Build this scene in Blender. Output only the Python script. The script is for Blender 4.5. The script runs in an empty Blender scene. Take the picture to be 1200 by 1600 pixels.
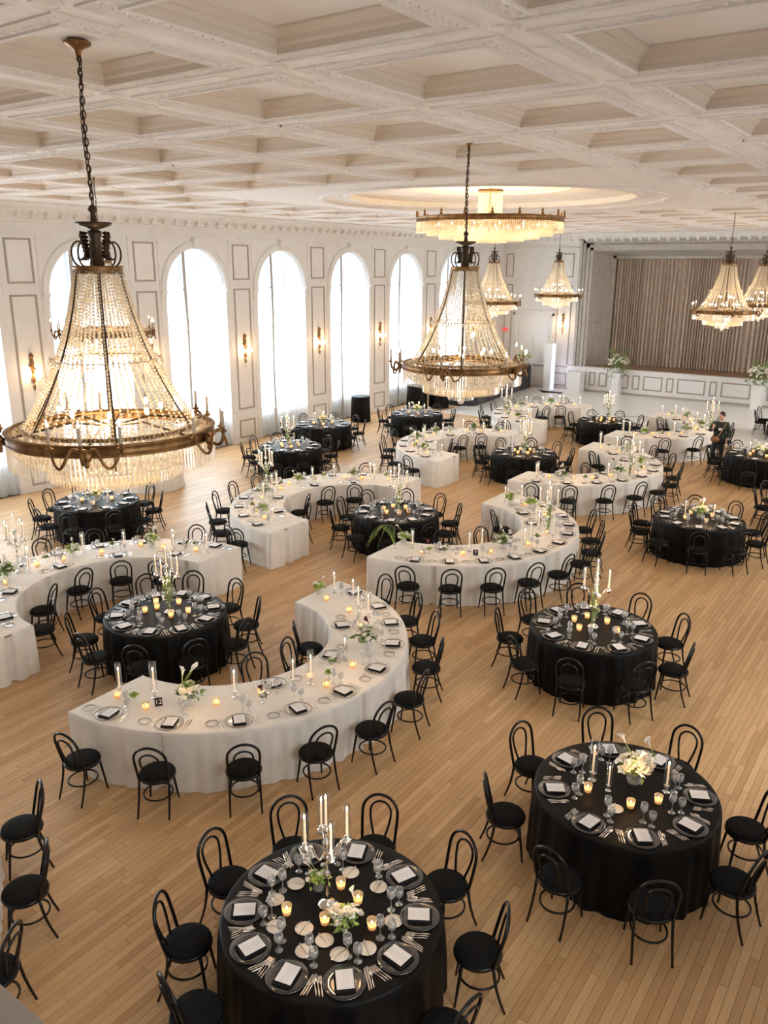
import bpy, math, random
from mathutils import Vector, Matrix
from math import sin, cos, pi, radians, atan2, hypot, sqrt
rnd = random.Random(7)
SC = bpy.context.scene
COL = SC.collection
# ------------------------------------------------------------------ camera
YAW, PIT, ROLL, CAMZ, FPX = 0.6114823, 0.292278, 0.0049570, 5.868, 1283.86
fw = Vector((-sin(YAW)*cos(PIT), cos(YAW)*cos(PIT), -sin(PIT)))
r0 = Vector((cos(YAW), sin(YAW), 0)); u0 = r0.cross(fw)
cr, sr = cos(ROLL), sin(ROLL)
rr = r0*cr + u0*sr; uu = u0*cr - r0*sr
cam = bpy.data.cameras.new('camera'); co = bpy.data.objects.new('camera', cam); COL.objects.link(co)
m = Matrix.Identity(4)
for i in range(3):
    m[i][0] = rr[i]; m[i][1] = uu[i]; m[i][2] = -fw[i]
m[0][3], m[1][3], m[2][3] = 0, 0, CAMZ
co.matrix_world = m
cam.sensor_fit = 'VERTICAL'; cam.sensor_height = 36; cam.lens = 36*FPX/1600; cam.clip_start = .05; cam.clip_end = 200
SC.camera = co
# ------------------------------------------------------------------ light and exposure
EXPOSURE = 0.82
WINDOW_W = 245.0
CHAND_W = 22.0
SC.view_settings.view_transform = 'Standard'; SC.view_settings.look = 'None'
SC.view_settings.gamma = 1; SC.view_settings.exposure = EXPOSURE
try: SC.view_settings.use_curve_mapping = False
except Exception: pass
w = bpy.data.worlds.new('sky'); SC.world = w; w.use_nodes = True
bg = w.node_tree.nodes['Background']; bg.inputs[0].default_value = (.80, .91, 1, 1); bg.inputs[1].default_value = 1.3
WX = -19.87            # left wall plane
RX = 0.67              # right wall plane
YB = 38.6              # stage wall plane
YF = -3.4              # wall behind the camera
ZC = 7.31              # underside of the ceiling beams
WINY = [10.4+3.9*i for i in range(7)]
def area(name, loc, rot, sx, sy, power, col):
    l = bpy.data.lights.new(name, 'AREA'); l.shape = 'RECTANGLE'; l.size = sx; l.size_y = sy; l.energy = power; l.color = col
    o = bpy.data.objects.new(name, l); o.location = loc; o.rotation_euler = rot; COL.objects.link(o); return o
def point(name, loc, power, col, r=.1):
    l = bpy.data.lights.new(name, 'POINT'); l.energy = power; l.color = col; l.shadow_soft_size = r
    o = bpy.data.objects.new(name, l); o.location = loc; COL.objects.link(o); return o
for i, y in enumerate([2.6, 6.5]+WINY):
    area('window_daylight', (WX-.9, y, 2.6), (0, -pi/2, 0), 3.2, 2.2, WINDOW_W, (.82, .92, 1))
FILLWINY = [2.6, 10.4, 18.2, 26.0, 33.8]   # windows added to the unseen right wall so fill lamps brighten the foreground
for y, pw in zip(FILLWINY, (75, 90, 120, 190, 240)):   
    area('right_wall_fill', (RX+1.15, y, 4.1), (0, radians(66), 0), 3.2, 2.2, pw*1.5, (1, .95, .88))  # fill lamp added outside each added right-hand window
# ------------------------------------------------------------------ materials
def mat(name, col=(.8, .8, .8), rough=.5, metal=0, spec=None, emit=None, estr=0, trans=0, sheen=0):
    m = bpy.data.materials.new(name); m.use_nodes = True
    b = m.node_tree.nodes['Principled BSDF']
    b.inputs['Base Color'].default_value = (*col, 1); b.inputs['Roughness'].default_value = rough; b.inputs['Metallic'].default_value = metal
    if spec is not None: b.inputs['Specular IOR Level'].default_value = spec
    if emit: b.inputs['Emission Color'].default_value = (*emit, 1); b.inputs['Emission Strength'].default_value = estr
    if sheen: b.inputs['Sheen Weight'].default_value = sheen
    return m
def nd(m, t, **k):
    n = m.node_tree.nodes.new(t)
    for a, b in k.items(): setattr(n, a, b)
    return n
def ln(m, a, b): m.node_tree.links.new(a, b)
def bsdf(m): return m.node_tree.nodes['Principled BSDF']
def noise_mix(m, c1, c2, scale=8, detail=3, stretch=(1, 1, 1), bump=0, bscale=None):
    tc = nd(m, 'ShaderNodeTexCoord'); mp = nd(m, 'ShaderNodeMapping'); mp.inputs['Scale'].default_value = stretch
    nz = nd(m, 'ShaderNodeTexNoise'); nz.inputs['Scale'].default_value = scale; nz.inputs['Detail'].default_value = detail
    rp = nd(m, 'ShaderNodeValToRGB'); rp.color_ramp.elements[0].color = (*c1, 1); rp.color_ramp.elements[1].color = (*c2, 1)
    rp.color_ramp.elements[0].position = .35; rp.color_ramp.elements[1].position = .65
    ln(m, tc.outputs['Object'], mp.inputs[0]); ln(m, mp.outputs[0], nz.inputs['Vector']); ln(m, nz.outputs[0], rp.inputs[0])
    ln(m, rp.outputs[0], bsdf(m).inputs['Base Color'])
    if bump:
        bp = nd(m, 'ShaderNodeBump'); bp.inputs['Strength'].default_value = bump; bp.inputs['Distance'].default_value = .01
        if bscale:
            n2 = nd(m, 'ShaderNodeTexNoise'); n2.inputs['Scale'].default_value = bscale
            ln(m, tc.outputs['Object'], n2.inputs['Vector']); ln(m, n2.outputs[0], bp.inputs['Height'])
        else: ln(m, nz.outputs[0], bp.inputs['Height'])
        ln(m, bp.outputs[0], bsdf(m).inputs['Normal'])
    return m
def wood(name, src):
    m = mat(name, rough=.40, spec=.4)
    tc = nd(m, 'ShaderNodeTexCoord'); mp = nd(m, 'ShaderNodeMapping'); mp.inputs['Scale'].default_value = (26, 1.6, 1)
    nz = nd(m, 'ShaderNodeTexNoise'); nz.inputs['Scale'].default_value = 2.2; nz.inputs['Detail'].default_value = 4
    ge = nd(m, 'ShaderNodeNewGeometry'); oi = nd(m, 'ShaderNodeObjectInfo')
    ln(m, ge.outputs['Position'], mp.inputs[0]); ln(m, mp.outputs[0], nz.inputs['Vector'])
    r = ge.outputs['Random Per Island'] if src == 'island' else oi.outputs['Random']
    rp = nd(m, 'ShaderNodeValToRGB'); e = rp.color_ramp.elements
    e[0].color = (.51, .305, .145, 1); e[1].color = (.70, .465, .25, 1); e.new(.35).color = (.59, .370, .185, 1); e.new(.7).color = (.63, .405, .21, 1)
    ln(m, r, rp.inputs[0])
    mx = nd(m, 'ShaderNodeMix', data_type='RGBA', blend_type='MULTIPLY'); mx.inputs[0].default_value = .55
    r2 = nd(m, 'ShaderNodeValToRGB'); r2.color_ramp.elements[0].color = (.82, .79, .74, 1); r2.color_ramp.elements[1].color = (1.08, 1.06, 1.02, 1)
    r2.color_ramp.elements[0].position = .3; r2.color_ramp.elements[1].position = .7
    ln(m, nz.outputs[0], r2.inputs[0]); ln(m, rp.outputs[0], mx.inputs[6]); ln(m, r2.outputs[0], mx.inputs[7])
    ln(m, mx.outputs[2], bsdf(m).inputs['Base Color'])
    return m
def thin_glass(name, tint=(1, 1, 1), gl=.12, body=0.0, bcol=(1, .9, .8), tl=False, fac=.6):
    m = bpy.data.materials.new(name); m.use_nodes = True; nt = m.node_tree; nt.nodes.clear()
    out = nd(m, 'ShaderNodeOutputMaterial'); tr = nd(m, 'ShaderNodeBsdfTransparent'); tr.inputs[0].default_value = (*tint, 1)
    g = nd(m, 'ShaderNodeBsdfGlossy'); g.inputs['Roughness'].default_value = .06
    lw = nd(m, 'ShaderNodeLayerWeight'); lw.inputs[0].default_value = .35
    mr = nd(m, 'ShaderNodeMath', operation='MULTIPLY_ADD'); mr.inputs[1].default_value = fac; mr.inputs[2].default_value = gl
    ln(m, lw.outputs['Facing'], mr.inputs[0])
    mx = nd(m, 'ShaderNodeMixShader'); ln(m, mr.outputs[0], mx.inputs[0]); ln(m, tr.outputs[0], mx.inputs[1]); ln(m, g.outputs[0], mx.inputs[2])
    last = mx
    if body > 0:
        d = nd(m, 'ShaderNodeBsdfTranslucent' if tl else 'ShaderNodeBsdfDiffuse'); d.inputs[0].default_value = (*bcol, 1)
        m2 = nd(m, 'ShaderNodeMixShader'); m2.inputs[0].default_value = body
        ln(m, mx.outputs[0], m2.inputs[1]); ln(m, d.outputs[0], m2.inputs[2]); last = m2
    ln(m, last.outputs[0], out.inputs[0]); return m
def crystal(name, col, trans_, gloss):
    m = bpy.data.materials.new(name); m.use_nodes = True; nt = m.node_tree; nt.nodes.clear()
    out = nd(m, 'ShaderNodeOutputMaterial'); tr = nd(m, 'ShaderNodeBsdfTransparent'); g = nd(m, 'ShaderNodeBsdfGlossy'); g.inputs['Roughness'].default_value = .12
    tl = nd(m, 'ShaderNodeBsdfTranslucent'); df = nd(m, 'ShaderNodeBsdfDiffuse'); tl.inputs[0].default_value = (*col, 1); df.inputs[0].default_value = (*col, 1)
    a = nd(m, 'ShaderNodeMixShader'); a.inputs[0].default_value = .45; ln(m, tl.outputs[0], a.inputs[1]); ln(m, df.outputs[0], a.inputs[2])
    b = nd(m, 'ShaderNodeMixShader'); b.inputs[0].default_value = gloss; ln(m, a.outputs[0], b.inputs[1]); ln(m, g.outputs[0], b.inputs[2])
    c = nd(m, 'ShaderNodeMixShader'); c.inputs[0].default_value = trans_; ln(m, b.outputs[0], c.inputs[1]); ln(m, tr.outputs[0], c.inputs[2])
    ln(m, c.outputs[0], out.inputs[0]); return m
def emis(name, col, s, sample=True):
    m = bpy.data.materials.new(name); m.use_nodes = True; m.node_tree.nodes.clear()
    out = nd(m, 'ShaderNodeOutputMaterial'); e = nd(m, 'ShaderNodeEmission'); e.inputs[0].default_value = (*col, 1); e.inputs[1].default_value = s
    ln(m, e.outputs[0], out.inputs[0])
    if not sample:
        try: m.cycles.emission_sampling = 'NONE'
        except Exception: pass
    return m
M = {}
M['plaster'] = noise_mix(mat('white_plaster', rough=.6), (.80, .782, .765), (.84, .822, .805), 3, 2)
M['ceil'] = noise_mix(mat('ceiling_plaster', rough=.75), (.81, .765, .73), (.86, .82, .785), 4, 3, bump=.1, bscale=60)
M['taupe'] = mat('taupe_moulding_paint', (.44, .385, .34), .5)
M['wood'] = wood('oak_strip', 'island'); M['plank'] = wood('oak_plank', 'object')
M['joint'] = mat('dark_floor_joint', (.16, .10, .06), .7)
M['chair'] = mat('black_lacquered_wood', (.006, .006, .007), .27, spec=.38)
M['seat'] = noise_mix(mat('black_seat_fabric', rough=.85, spec=.2), (.003, .003, .0035), (.009, .009, .0095), 90, 2)
M['blackcloth'] = noise_mix(mat('black_satin_cloth', rough=.5, spec=.16), (.003, .003, .0035), (.006, .006, .0065), 14, 3, bump=.25)
M['whitecloth'] = noise_mix(mat('ivory_linen_cloth', rough=.8, spec=.2), (.80, .77, .725), (.86, .83, .785), 6, 4, bump=.35)
M['gold'] = noise_mix(mat('aged_bronze', rough=.42, metal=.85), (.16, .085, .034), (.33, .185, .075), 9, 3)
M['iron'] = mat('dark_bronze_iron', (.075, .048, .028), .45, .7)
M['crys'] = crystal('amber_lit_crystal', (.98, .87, .68), .32, .36)
M['crysw'] = crystal('clear_crystal', (.98, .93, .86), .42, .35)
M['bulb'] = emis('candle_bulb', (1, .74, .42), 16, False)
M['bulbs'] = emis('sconce_bulb', (1, .70, .38), 30, False)
M['flame'] = emis('candle_flame', (1, .70, .36), 30, True)
M['wax'] = mat('flame_lit_ivory_wax', (.92, .84, .72), .5, emit=(1, .66, .38), estr=.30)  # emission puts the flame's light into the wax itself
M['sleeve'] = mat('aged_ivory_sleeve', (.52, .45, .36), .6)
M['glass'] = thin_glass('thin_clear_glass', gl=.02, fac=.30)
M['gobl'] = thin_glass('goblet_glass', gl=.16, body=.14, bcol=(.75, .76, .78))
M['votive'] = thin_glass('mercury_votive_glass', tint=(1, .8, .55), gl=.08, body=.75, bcol=(1, .86, .66), tl=True)
M['silver'] = mat('polished_silver', (.80, .78, .75), .16, 1)
M['crst'] = thin_glass('crystal_stem', gl=.45, body=.12)
M['napk'] = mat('black_linen_napkin', (.012, .012, .013), .8, spec=.2)
M['plateb'] = thin_glass('smoke_glass_charger', tint=(.55, .55, .57), gl=.03, body=.05, bcol=(.20, .20, .22))
M['platec'] = thin_glass('clear_glass_charger', gl=.05)
M['rim'] = mat('dark_beaded_rim', (.16, .13, .11), .35, .6)
M['rims'] = mat('silver_beaded_rim', (.12, .12, .13), .35, .9)
M['bread'] = mat('cream_bread_plate', (.80, .74, .66), .3)
def card_mat():
    m = mat('printed_menu_card', (.86, .85, .87), .6)
    tc = nd(m, 'ShaderNodeTexCoord'); sp = nd(m, 'ShaderNodeSeparateXYZ'); ln(m, tc.outputs['Object'], sp.inputs[0])
    wv = nd(m, 'ShaderNodeMath', operation='FRACT'); mu = nd(m, 'ShaderNodeMath', operation='MULTIPLY'); mu.inputs[1].default_value = 55
    ln(m, sp.outputs['Y'], mu.inputs[0]); ln(m, mu.outputs[0], wv.inputs[0])
    g = nd(m, 'ShaderNodeMath', operation='GREATER_THAN'); g.inputs[1].default_value = .6; ln(m, wv.outputs[0], g.inputs[0])
    ax = nd(m, 'ShaderNodeMath', operation='ABSOLUTE'); ln(m, sp.outputs['X'], ax.inputs[0])
    l = nd(m, 'ShaderNodeMath', operation='LESS_THAN'); l.inputs[1].default_value = .028; ln(m, ax.outputs[0], l.inputs[0])
    a = nd(m, 'ShaderNodeMath', operation='MULTIPLY'); ln(m, g.outputs[0], a.inputs[0]); ln(m, l.outputs[0], a.inputs[1])
    mx = nd(m, 'ShaderNodeMix', data_type='RGBA'); mx.inputs[6].default_value = (.86, .85, .87, 1); mx.inputs[7].default_value = (.74, .73, .74, 1)
    ln(m, a.outputs[0], mx.inputs[0]); ln(m, mx.outputs[2], bsdf(m).inputs['Base Color']); return m
M['card'] = card_mat()
M['leaf'] = noise_mix(mat('fresh_green_leaf', rough=.5), (.20, .34, .05), (.48, .60, .16), 30, 2)
M['leafd'] = noise_mix(mat('deep_green_leaf', rough=.5), (.09, .17, .04), (.30, .40, .14), 30, 2)
M['petal'] = mat('ivory_petal', (.90, .87, .76), .55, emit=None)
M['petalw'] = mat('white_petal', (.92, .91, .87), .55)
M['petald'] = mat('burgundy_petal', (.16, .03, .05), .5)
M['drape'] = noise_mix(mat('taupe_stage_velvet', rough=.7), (.50, .41, .335), (.57, .47, .39), 5, 2)
M['stagegrey'] = noise_mix(mat('proscenium_stone_paint', rough=.6), (.43, .40, .36), (.52, .485, .44), 7, 4, bump=.4)
M['stagewood'] = mat('stage_boards', (.33, .20, .12), .5)
M['dance'] = mat('white_dance_floor', (.90, .89, .87), .2)
M['black'] = mat('black_paint', (.012, .012, .014), .3)
M['bar'] = noise_mix(mat('black_bar_front', rough=.4), (.014, .016, .024), (.028, .03, .042), 4, 2)
M['white'] = mat('white_lacquer', (.84, .83, .82), .35)
M['lightcol'] = emis('glowing_pillar', (.72, .72, 1), .8)
M['beige'] = noise_mix(mat('balcony_cap_paint', rough=.6), (.62, .56, .49), (.68, .62, .55), 20, 3)
M['glasspane'] = thin_glass('window_glass', gl=.04)
M['frame'] = mat('grey_window_frame', (.38, .36, .33), .5)
M['outside'] = mat('white_facade', (.8, .8, .8), .8)
def curtain_mat():
    m = bpy.data.materials.new('sheer_white_curtain'); m.use_nodes = True; m.node_tree.nodes.clear()
    out = nd(m, 'ShaderNodeOutputMaterial'); tr = nd(m, 'ShaderNodeBsdfTransparent'); tl = nd(m, 'ShaderNodeBsdfTranslucent'); df = nd(m, 'ShaderNodeBsdfDiffuse')
    tl.inputs[0].default_value = (.86, .90, .92, 1); df.inputs[0].default_value = (.80, .82, .83, 1)
    a = nd(m, 'ShaderNodeMixShader'); a.inputs[0].default_value = .35; ln(m, tl.outputs[0], a.inputs[1]); ln(m, df.outputs[0], a.inputs[2])
    b = nd(m, 'ShaderNodeMixShader'); b.inputs[0].default_value = .14; ln(m, a.outputs[0], b.inputs[1]); ln(m, tr.outputs[0], b.inputs[2])
    ln(m, b.outputs[0], out.inputs[0]); return m
M['curtain'] = curtain_mat(); M['hem'] = mat('doubled_curtain_hem', (.50, .47, .44), .9)
# ------------------------------------------------------------------ mesh builder
class MB:
    def __init__(s): s.v = []; s.f = []
    def add(s, vs, fs):
        n = len(s.v); s.v += [tuple(v) for v in vs]; s.f += [tuple(i+n for i in f) for f in fs]; return s
    def box(s, x0, x1, y0, y1, z0, z1):
        return s.add([(x0, y0, z0), (x1, y0, z0), (x1, y1, z0), (x0, y1, z0), (x0, y0, z1), (x1, y0, z1), (x1, y1, z1), (x0, y1, z1)],
                     [(3, 2, 1, 0), (4, 5, 6, 7), (0, 1, 5, 4), (1, 2, 6, 5), (2, 3, 7, 6), (3, 0, 4, 7)])
    def lathe(s, prof, n=24, c=(0, 0, 0), cap=True):
        vs = []; fs = []
        for r, z in prof:
            for k in range(n):
                a = 2*pi*k/n; vs.append((c[0]+r*cos(a), c[1]+r*sin(a), c[2]+z))
        for i in range(len(prof)-1):
            for k in range(n):
                k2 = (k+1) % n; fs.append((i*n+k, i*n+k2, (i+1)*n+k2, (i+1)*n+k))
        if cap:
            if prof[0][0] > 1e-5: fs.append(tuple(range(n))[::-1])
            if prof[-1][0] > 1e-5: fs.append(tuple((len(prof)-1)*n+k for k in range(n)))
        return s.add(vs, fs)
    def tube(s, pts, rad, n=6, closed=False, cap=True):
        pts = [Vector(p) for p in pts]; L = len(pts); rs = rad if isinstance(rad, (list, tuple)) else [rad]*L
        vs = []; fs = []; up = None
        for i, p in enumerate(pts):
            if closed: t = pts[(i+1) % L]-pts[i-1]
            else: t = pts[min(i+1, L-1)]-pts[max(i-1, 0)]
            t.normalize()
            if up is None:
                up = Vector((0, 0, 1)) if abs(t.z) < .9 else Vector((1, 0, 0))
            a = up - t*up.dot(t)
            if a.length < 1e-4: a = t.orthogonal()
            a.normalize(); b = t.cross(a); up = a
            for k in range(n):
                q = 2*pi*k/n; vs.append(p+(a*cos(q)+b*sin(q))*rs[i])
        for i in range(L if closed else L-1):
            j = (i+1) % L
            for k in range(n):
                k2 = (k+1) % n; fs.append((i*n+k, i*n+k2, j*n+k2, j*n+k))
        if cap and not closed:
            fs.append(tuple(range(n))[::-1]); fs.append(tuple((L-1)*n+k for k in range(n)))
        return s.add(vs, fs)
    def blob(s, c, rx, ry, rz, n=6, m=4):
        vs = [(c[0], c[1], c[2]-rz)]; fs = []
        for j in range(1, m):
            t = pi*j/m
            for k in range(n):
                a = 2*pi*k/n; vs.append((c[0]+rx*sin(t)*cos(a), c[1]+ry*sin(t)*sin(a), c[2]-rz*cos(t)))
        vs.append((c[0], c[1], c[2]+rz)); N = len(vs)-1
        for k in range(n):
            k2 = (k+1) % n
            fs.append((0, 1+k2, 1+k)); fs.append((N, N-n+k, N-n+k2))
            for j in range(m-2): fs.append((1+j*n+k, 1+j*n+k2, 1+(j+1)*n+k2, 1+(j+1)*n+k))
        return s.add(vs, fs)
    def mesh(s, name, ma, smooth=False):
        me = bpy.data.meshes.new(name); me.from_pydata(s.v, [], s.f); me.materials.append(ma)
        if smooth: me.polygons.foreach_set('use_smooth', [True]*len(me.polygons))
        me.update(); return me
def ob(name, me, parent=None, loc=(0, 0, 0), rz=0.0, scale=None, rot=None):
    o = bpy.data.objects.new(name, me); o.location = loc; o.rotation_euler = rot if rot else (0, 0, rz)
    if scale: o.scale = scale if isinstance(scale, tuple) else (scale,)*3
    if parent: o.parent = parent
    COL.objects.link(o); return o
def tag(o, label=None, cat=None, group=None, kind=None):
    if label: o['label'] = label
    if cat: o['category'] = cat
    if group: o['group'] = group
    if kind: o['kind'] = kind
    return o
def thing(name, label, cat, loc=(0, 0, 0), rz=0.0, group=None, scale=None):
    o = ob(name, None, None, loc, rz, scale); o.empty_display_size = .05; return tag(o, label, cat, group)
def struct(name, me, parent=None, **k):
    o = ob(name, me, parent, **k)
    if not parent: o['kind'] = 'structure'
    return o
HW = ['twelve', 'one', 'two', 'three', 'four', 'five', 'six', 'seven', 'eight', 'nine', 'ten', 'eleven']
ORD = ['first', 'second', 'third', 'fourth', 'fifth', 'sixth', 'seventh', 'eighth', 'ninth', 'tenth', 'eleventh', 'twelfth']
def clock(cx, cy, a):
    d = hypot(cx, cy); fx, fy = cx/d, cy/d
    dx, dy = cos(a), sin(a)
    return HW[int(round(atan2(dx*fy-dy*fx, dx*fx+dy*fy)/(pi/6))) % 12]
# ------------------------------------------------------------------ floor of strips
X0F, X1F = WX, RX
SW = .078
fl = MB(); near = []
base = MB().box(WX-.5, RX+.3, YF-.3, YB+.2, -.20, -.012)
floor = struct('floor', base.mesh('floor', M['joint']))
vis = []
rows = int((X1F-X0F)/SW)
for i in range(rows):
    x = X0F+i*SW+.001; y = YF-rnd.random()
    while y < YB:
        L = rnd.uniform(.7, 1.7); y1 = min(y+L, YB)
        yy0 = max(y, YF)
        if y1-yy0 > .05:
            xm, ym = x+SW/2, (yy0+y1)/2
            d = Vector((xm, ym, -CAMZ)); zc = d.dot(fw)
            inn = False; px = 0
            if zc > 1:
                u = 600+FPX*d.dot(rr)/zc; v = 800-FPX*d.dot(uu)/zc
                inn = -20 < u < 1220 and 900 < v < 1625
            near.append((zc if inn else 1e3+zc, x, yy0, y1))
        y += L
near.sort()
zj = (-.0005, .0003)
for k, (zc, x, a, b) in enumerate(near):
    h = rnd.uniform(-.0006, .0006)
    t = MB()
    g = .0012
    if k < 300:
        L = b-a
        t.add([(0, 0, -.012), (SW-g, 0, -.012), (SW-g, 1, -.012), (0, 1, -.012), (.001, .001, 0), (SW-g-.001, .001, 0), (SW-g-.001, .999, 0), (.001, .999, 0)],
              [(4, 5, 6, 7), (0, 1, 5, 4), (1, 2, 6, 5), (2, 3, 7, 6), (3, 0, 4, 7)])
        if k == 0: plank_me = t.mesh('plank', M['plank'])
        o = ob('plank', plank_me, floor, (x, a, h)); o.scale = (1, L-g, 1)
    else:
        fl.add([(x, a, -.012), (x+SW-g, a, -.012), (x+SW-g, b-g, -.012), (x, b-g, -.012), (x+.001, a+.001, h), (x+SW-g-.001, a+.001, h), (x+SW-g-.001, b-g-.001, h), (x+.001, b-g-.001, h)],
               [(4, 5, 6, 7), (0, 1, 5, 4), (1, 2, 6, 5), (2, 3, 7, 6), (3, 0, 4, 7)])
tag(ob('strip_flooring', fl.mesh('strip_flooring', M['wood']), floor), kind='stuff')
# white dance floor sheet in front of the stage
df = MB().box(-17.6, -1.4, 29.2, 38.45, .0015, .03)
dance = tag(ob('dance_floor', df.mesh('dance_floor', M['dance'])), 'glossy white dance floor laid in front of the stage', 'floor')
sw1 = MB()
for (xa, ya, xb, yb, bend) in [(-12.2, 31.2, -9.2, 33.4, .5), (-12.0, 32.0, -9.6, 31.0, -.4), (-9.3, 32.8, -8.0, 31.9, .25)]:
    pts = []
    for i in range(17):
        t = i/16; pts.append((xa+(xb-xa)*t, ya+(yb-ya)*t+bend*sin(pi*t), .033))
    for i in range(16):
        p, q = pts[i], pts[i+1]; wd = .05*sin(pi*(i+.5)/16)+.01
        sw1.add([(p[0], p[1]-wd, .031), (q[0], q[1]-wd, .031), (q[0], q[1]+wd, .031), (p[0], p[1]+wd, .031), (p[0], p[1]-wd, .034), (q[0], q[1]-wd, .034), (q[0], q[1]+wd, .034), (p[0], p[1]+wd, .034)],
                [(4, 5, 6, 7), (0, 1, 5, 4), (2, 3, 7, 6)])
ob('scroll_decal', sw1.mesh('scroll_decal', M['black']), dance)
# ------------------------------------------------------------------ left wall with arched windows
WR, ZI, ZT = 1.22, 5.1, 7.3
wl = MB()
def arch_pts(yc, r=WR, n=24): return [(yc-r*cos(pi*i/n), ZI+r*sin(pi*i/n)) for i in range(n+1)]
ycur = YF
allw = [-5.2+3.9*0, ] and []
wins = [2.6, 6.5]+WINY
def quad(mb, x, ya, yb, za, zb): mb.add([(x, ya, za), (x, yb, za), (x, yb, zb), (x, ya, zb)], [(0, 3, 2, 1)])
for yc in wins:
    quad(wl, WX, ycur, yc-WR, -.02, ZT)
    ap = arch_pts(yc)
    for a, b in zip(ap, ap[1:]): wl.add([(WX, a[0], a[1]), (WX, b[0], b[1]), (WX, b[0], ZT), (WX, a[0], ZT)], [(0, 3, 2, 1)])
    # reveals
    D = .34
    for y, s in ((yc-WR, 1), (yc+WR, -1)):
        wl.add([(WX, y, 0), (WX-D, y, 0), (WX-D, y, ZI), (WX, y, ZI)], [(0, 1, 2, 3)])
    for a, b in zip(ap, ap[1:]): wl.add([(WX, a[0], a[1]), (WX, b[0], b[1]), (WX-D, b[0], b[1]), (WX-D, a[0], a[1])], [(0, 1, 2, 3)])
    wl.box(WX-D-.05, WX-D, yc-WR-.05, yc+WR+.05, -.02, .85)
    ycur = yc+WR
quad(wl, WX, ycur, YB+.05, -.02, ZT)
# back skin so daylight only enters through the glass
for ya, yb in zip([YF-.3]+[y+WR for y in wins], [y-WR for y in wins]+[YB+.3]): wl.box(WX-.5, WX-.36, ya, yb, -.2, 8.1)
for yc in wins:
    ap = arch_pts(yc)
    for a, b in zip(ap, ap[1:]): wl.add([(WX-.4, a[0], a[1]), (WX-.4, b[0], b[1]), (WX-.4, b[0], 8.1), (WX-.4, a[0], 8.1)], [(0, 1, 2, 3)])
wall_l = struct('wall_left', wl.mesh('wall_left', M['plaster']))
def frame_mesh(wd, ht, t=.035, d=.02):
    mb = MB(); prof = [(0, 0), (0, d), (t*.35, d*1.2), (t*.6, d*.6), (t, d*.7), (t, 0)]
    vs = []; 
    for o_, h in prof:
        a, b = wd/2-o_, ht/2-o_
        vs += [(h, -a, -b), (h, a, -b), (h, a, b), (h, -a, b)]
    fs = []
    for i in range(len(prof)-1):
        for k in range(4):
            k2 = (k+1) % 4; fs.append((i*4+k, i*4+k2, (i+1)*4+k2, (i+1)*4+k))
    return mb.add(vs, fs)
FR = {}
def panel(yc, zc, wd, ht, parent, face='x', pos=None):
    k = (wd, ht)
    if k not in FR: FR[k] = frame_mesh(wd, ht, .05, .022).mesh('panel_moulding', M['taupe'])
    if face == 'x': o = ob('panel_moulding', FR[k], parent, (WX+.001, yc, zc))
    else: o = ob('panel_moulding', FR[k], parent, (yc, pos-.001, zc), rz=-pi/2)
    return o
piers = [y+1.95 for y in wins]
for y in [.65]+piers:
    if y > YB-1: continue
    panel(y, 5.92, .74, 1.10, wall_l); panel(y, 3.12, .74, 3.96, wall_l)
    if y < 36.5: panel(y, .47, .74, .62, wall_l)
# dado rail, pilaster edge strips, archivolts, imposts, keystones
pm = MB()
for y in [.65]+piers:
    if y > YB-1: continue
    pm.box(WX, WX+.05, y-.70, y+.70, .93, 1.0); pm.box(WX, WX+.03, y-.70, y+.70, .86, .93)
    pm.box(WX, WX+.045, y-.70, y+.70, 0, .16)
    for s in (-1, 1): pm.box(WX, WX+.018, y+s*.53-.03, y+s*.53+.03, 1.0, 6.60)
    pm.box(WX, WX+.03, y-.56, y+.56, 6.55, 6.60)
ob('pilaster_trim', pm.mesh('pilaster_trim', M['plaster']), wall_l)
av = MB()
prof = [(0, 0), (0, .05), (.05, .07), (.10, .04), (.15, .045), (.17, .07), (.20, .07), (.20, 0)]
N = 28
for i in range(N+1):
    a = pi*i/N
    for o_, h in prof: av.v.append((h, -(WR+o_)*cos(a), (WR+o_)*sin(a)))
P_ = len(prof)
for i in range(N):
    for k in range(P_-1): av.f.append((i*P_+k, (i+1)*P_+k, (i+1)*P_+k+1, i*P_+k+1))
av_me = av.mesh('archivolt', M['plaster'], True)
ks = MB().add([(0, -.09, -.02), (0, .09, -.02), (0, .13, .30), (0, -.13, .30), (.12, -.08, 0), (.12, .08, 0), (.14, .12, .30), (.14, -.12, .30)],
              [(4, 5, 6, 7), (0, 1, 5, 4), (1, 2, 6, 5), (2, 3, 7, 6), (3, 0, 4, 7)])
ks_me = ks.mesh('keystone', M['plaster'])
cp = MB()
for h, z0, z1 in ((.05, -.30, -.26), (.03, -.26, -.10), (.06, -.10, -.06), (.09, -.06, 0), (.02, -5.0, -.30)): cp.box(0, h, -.20, .0 if h != .02 else -.02, z0, z1)
cp_me = cp.mesh('impost_block', M['plaster'])
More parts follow.
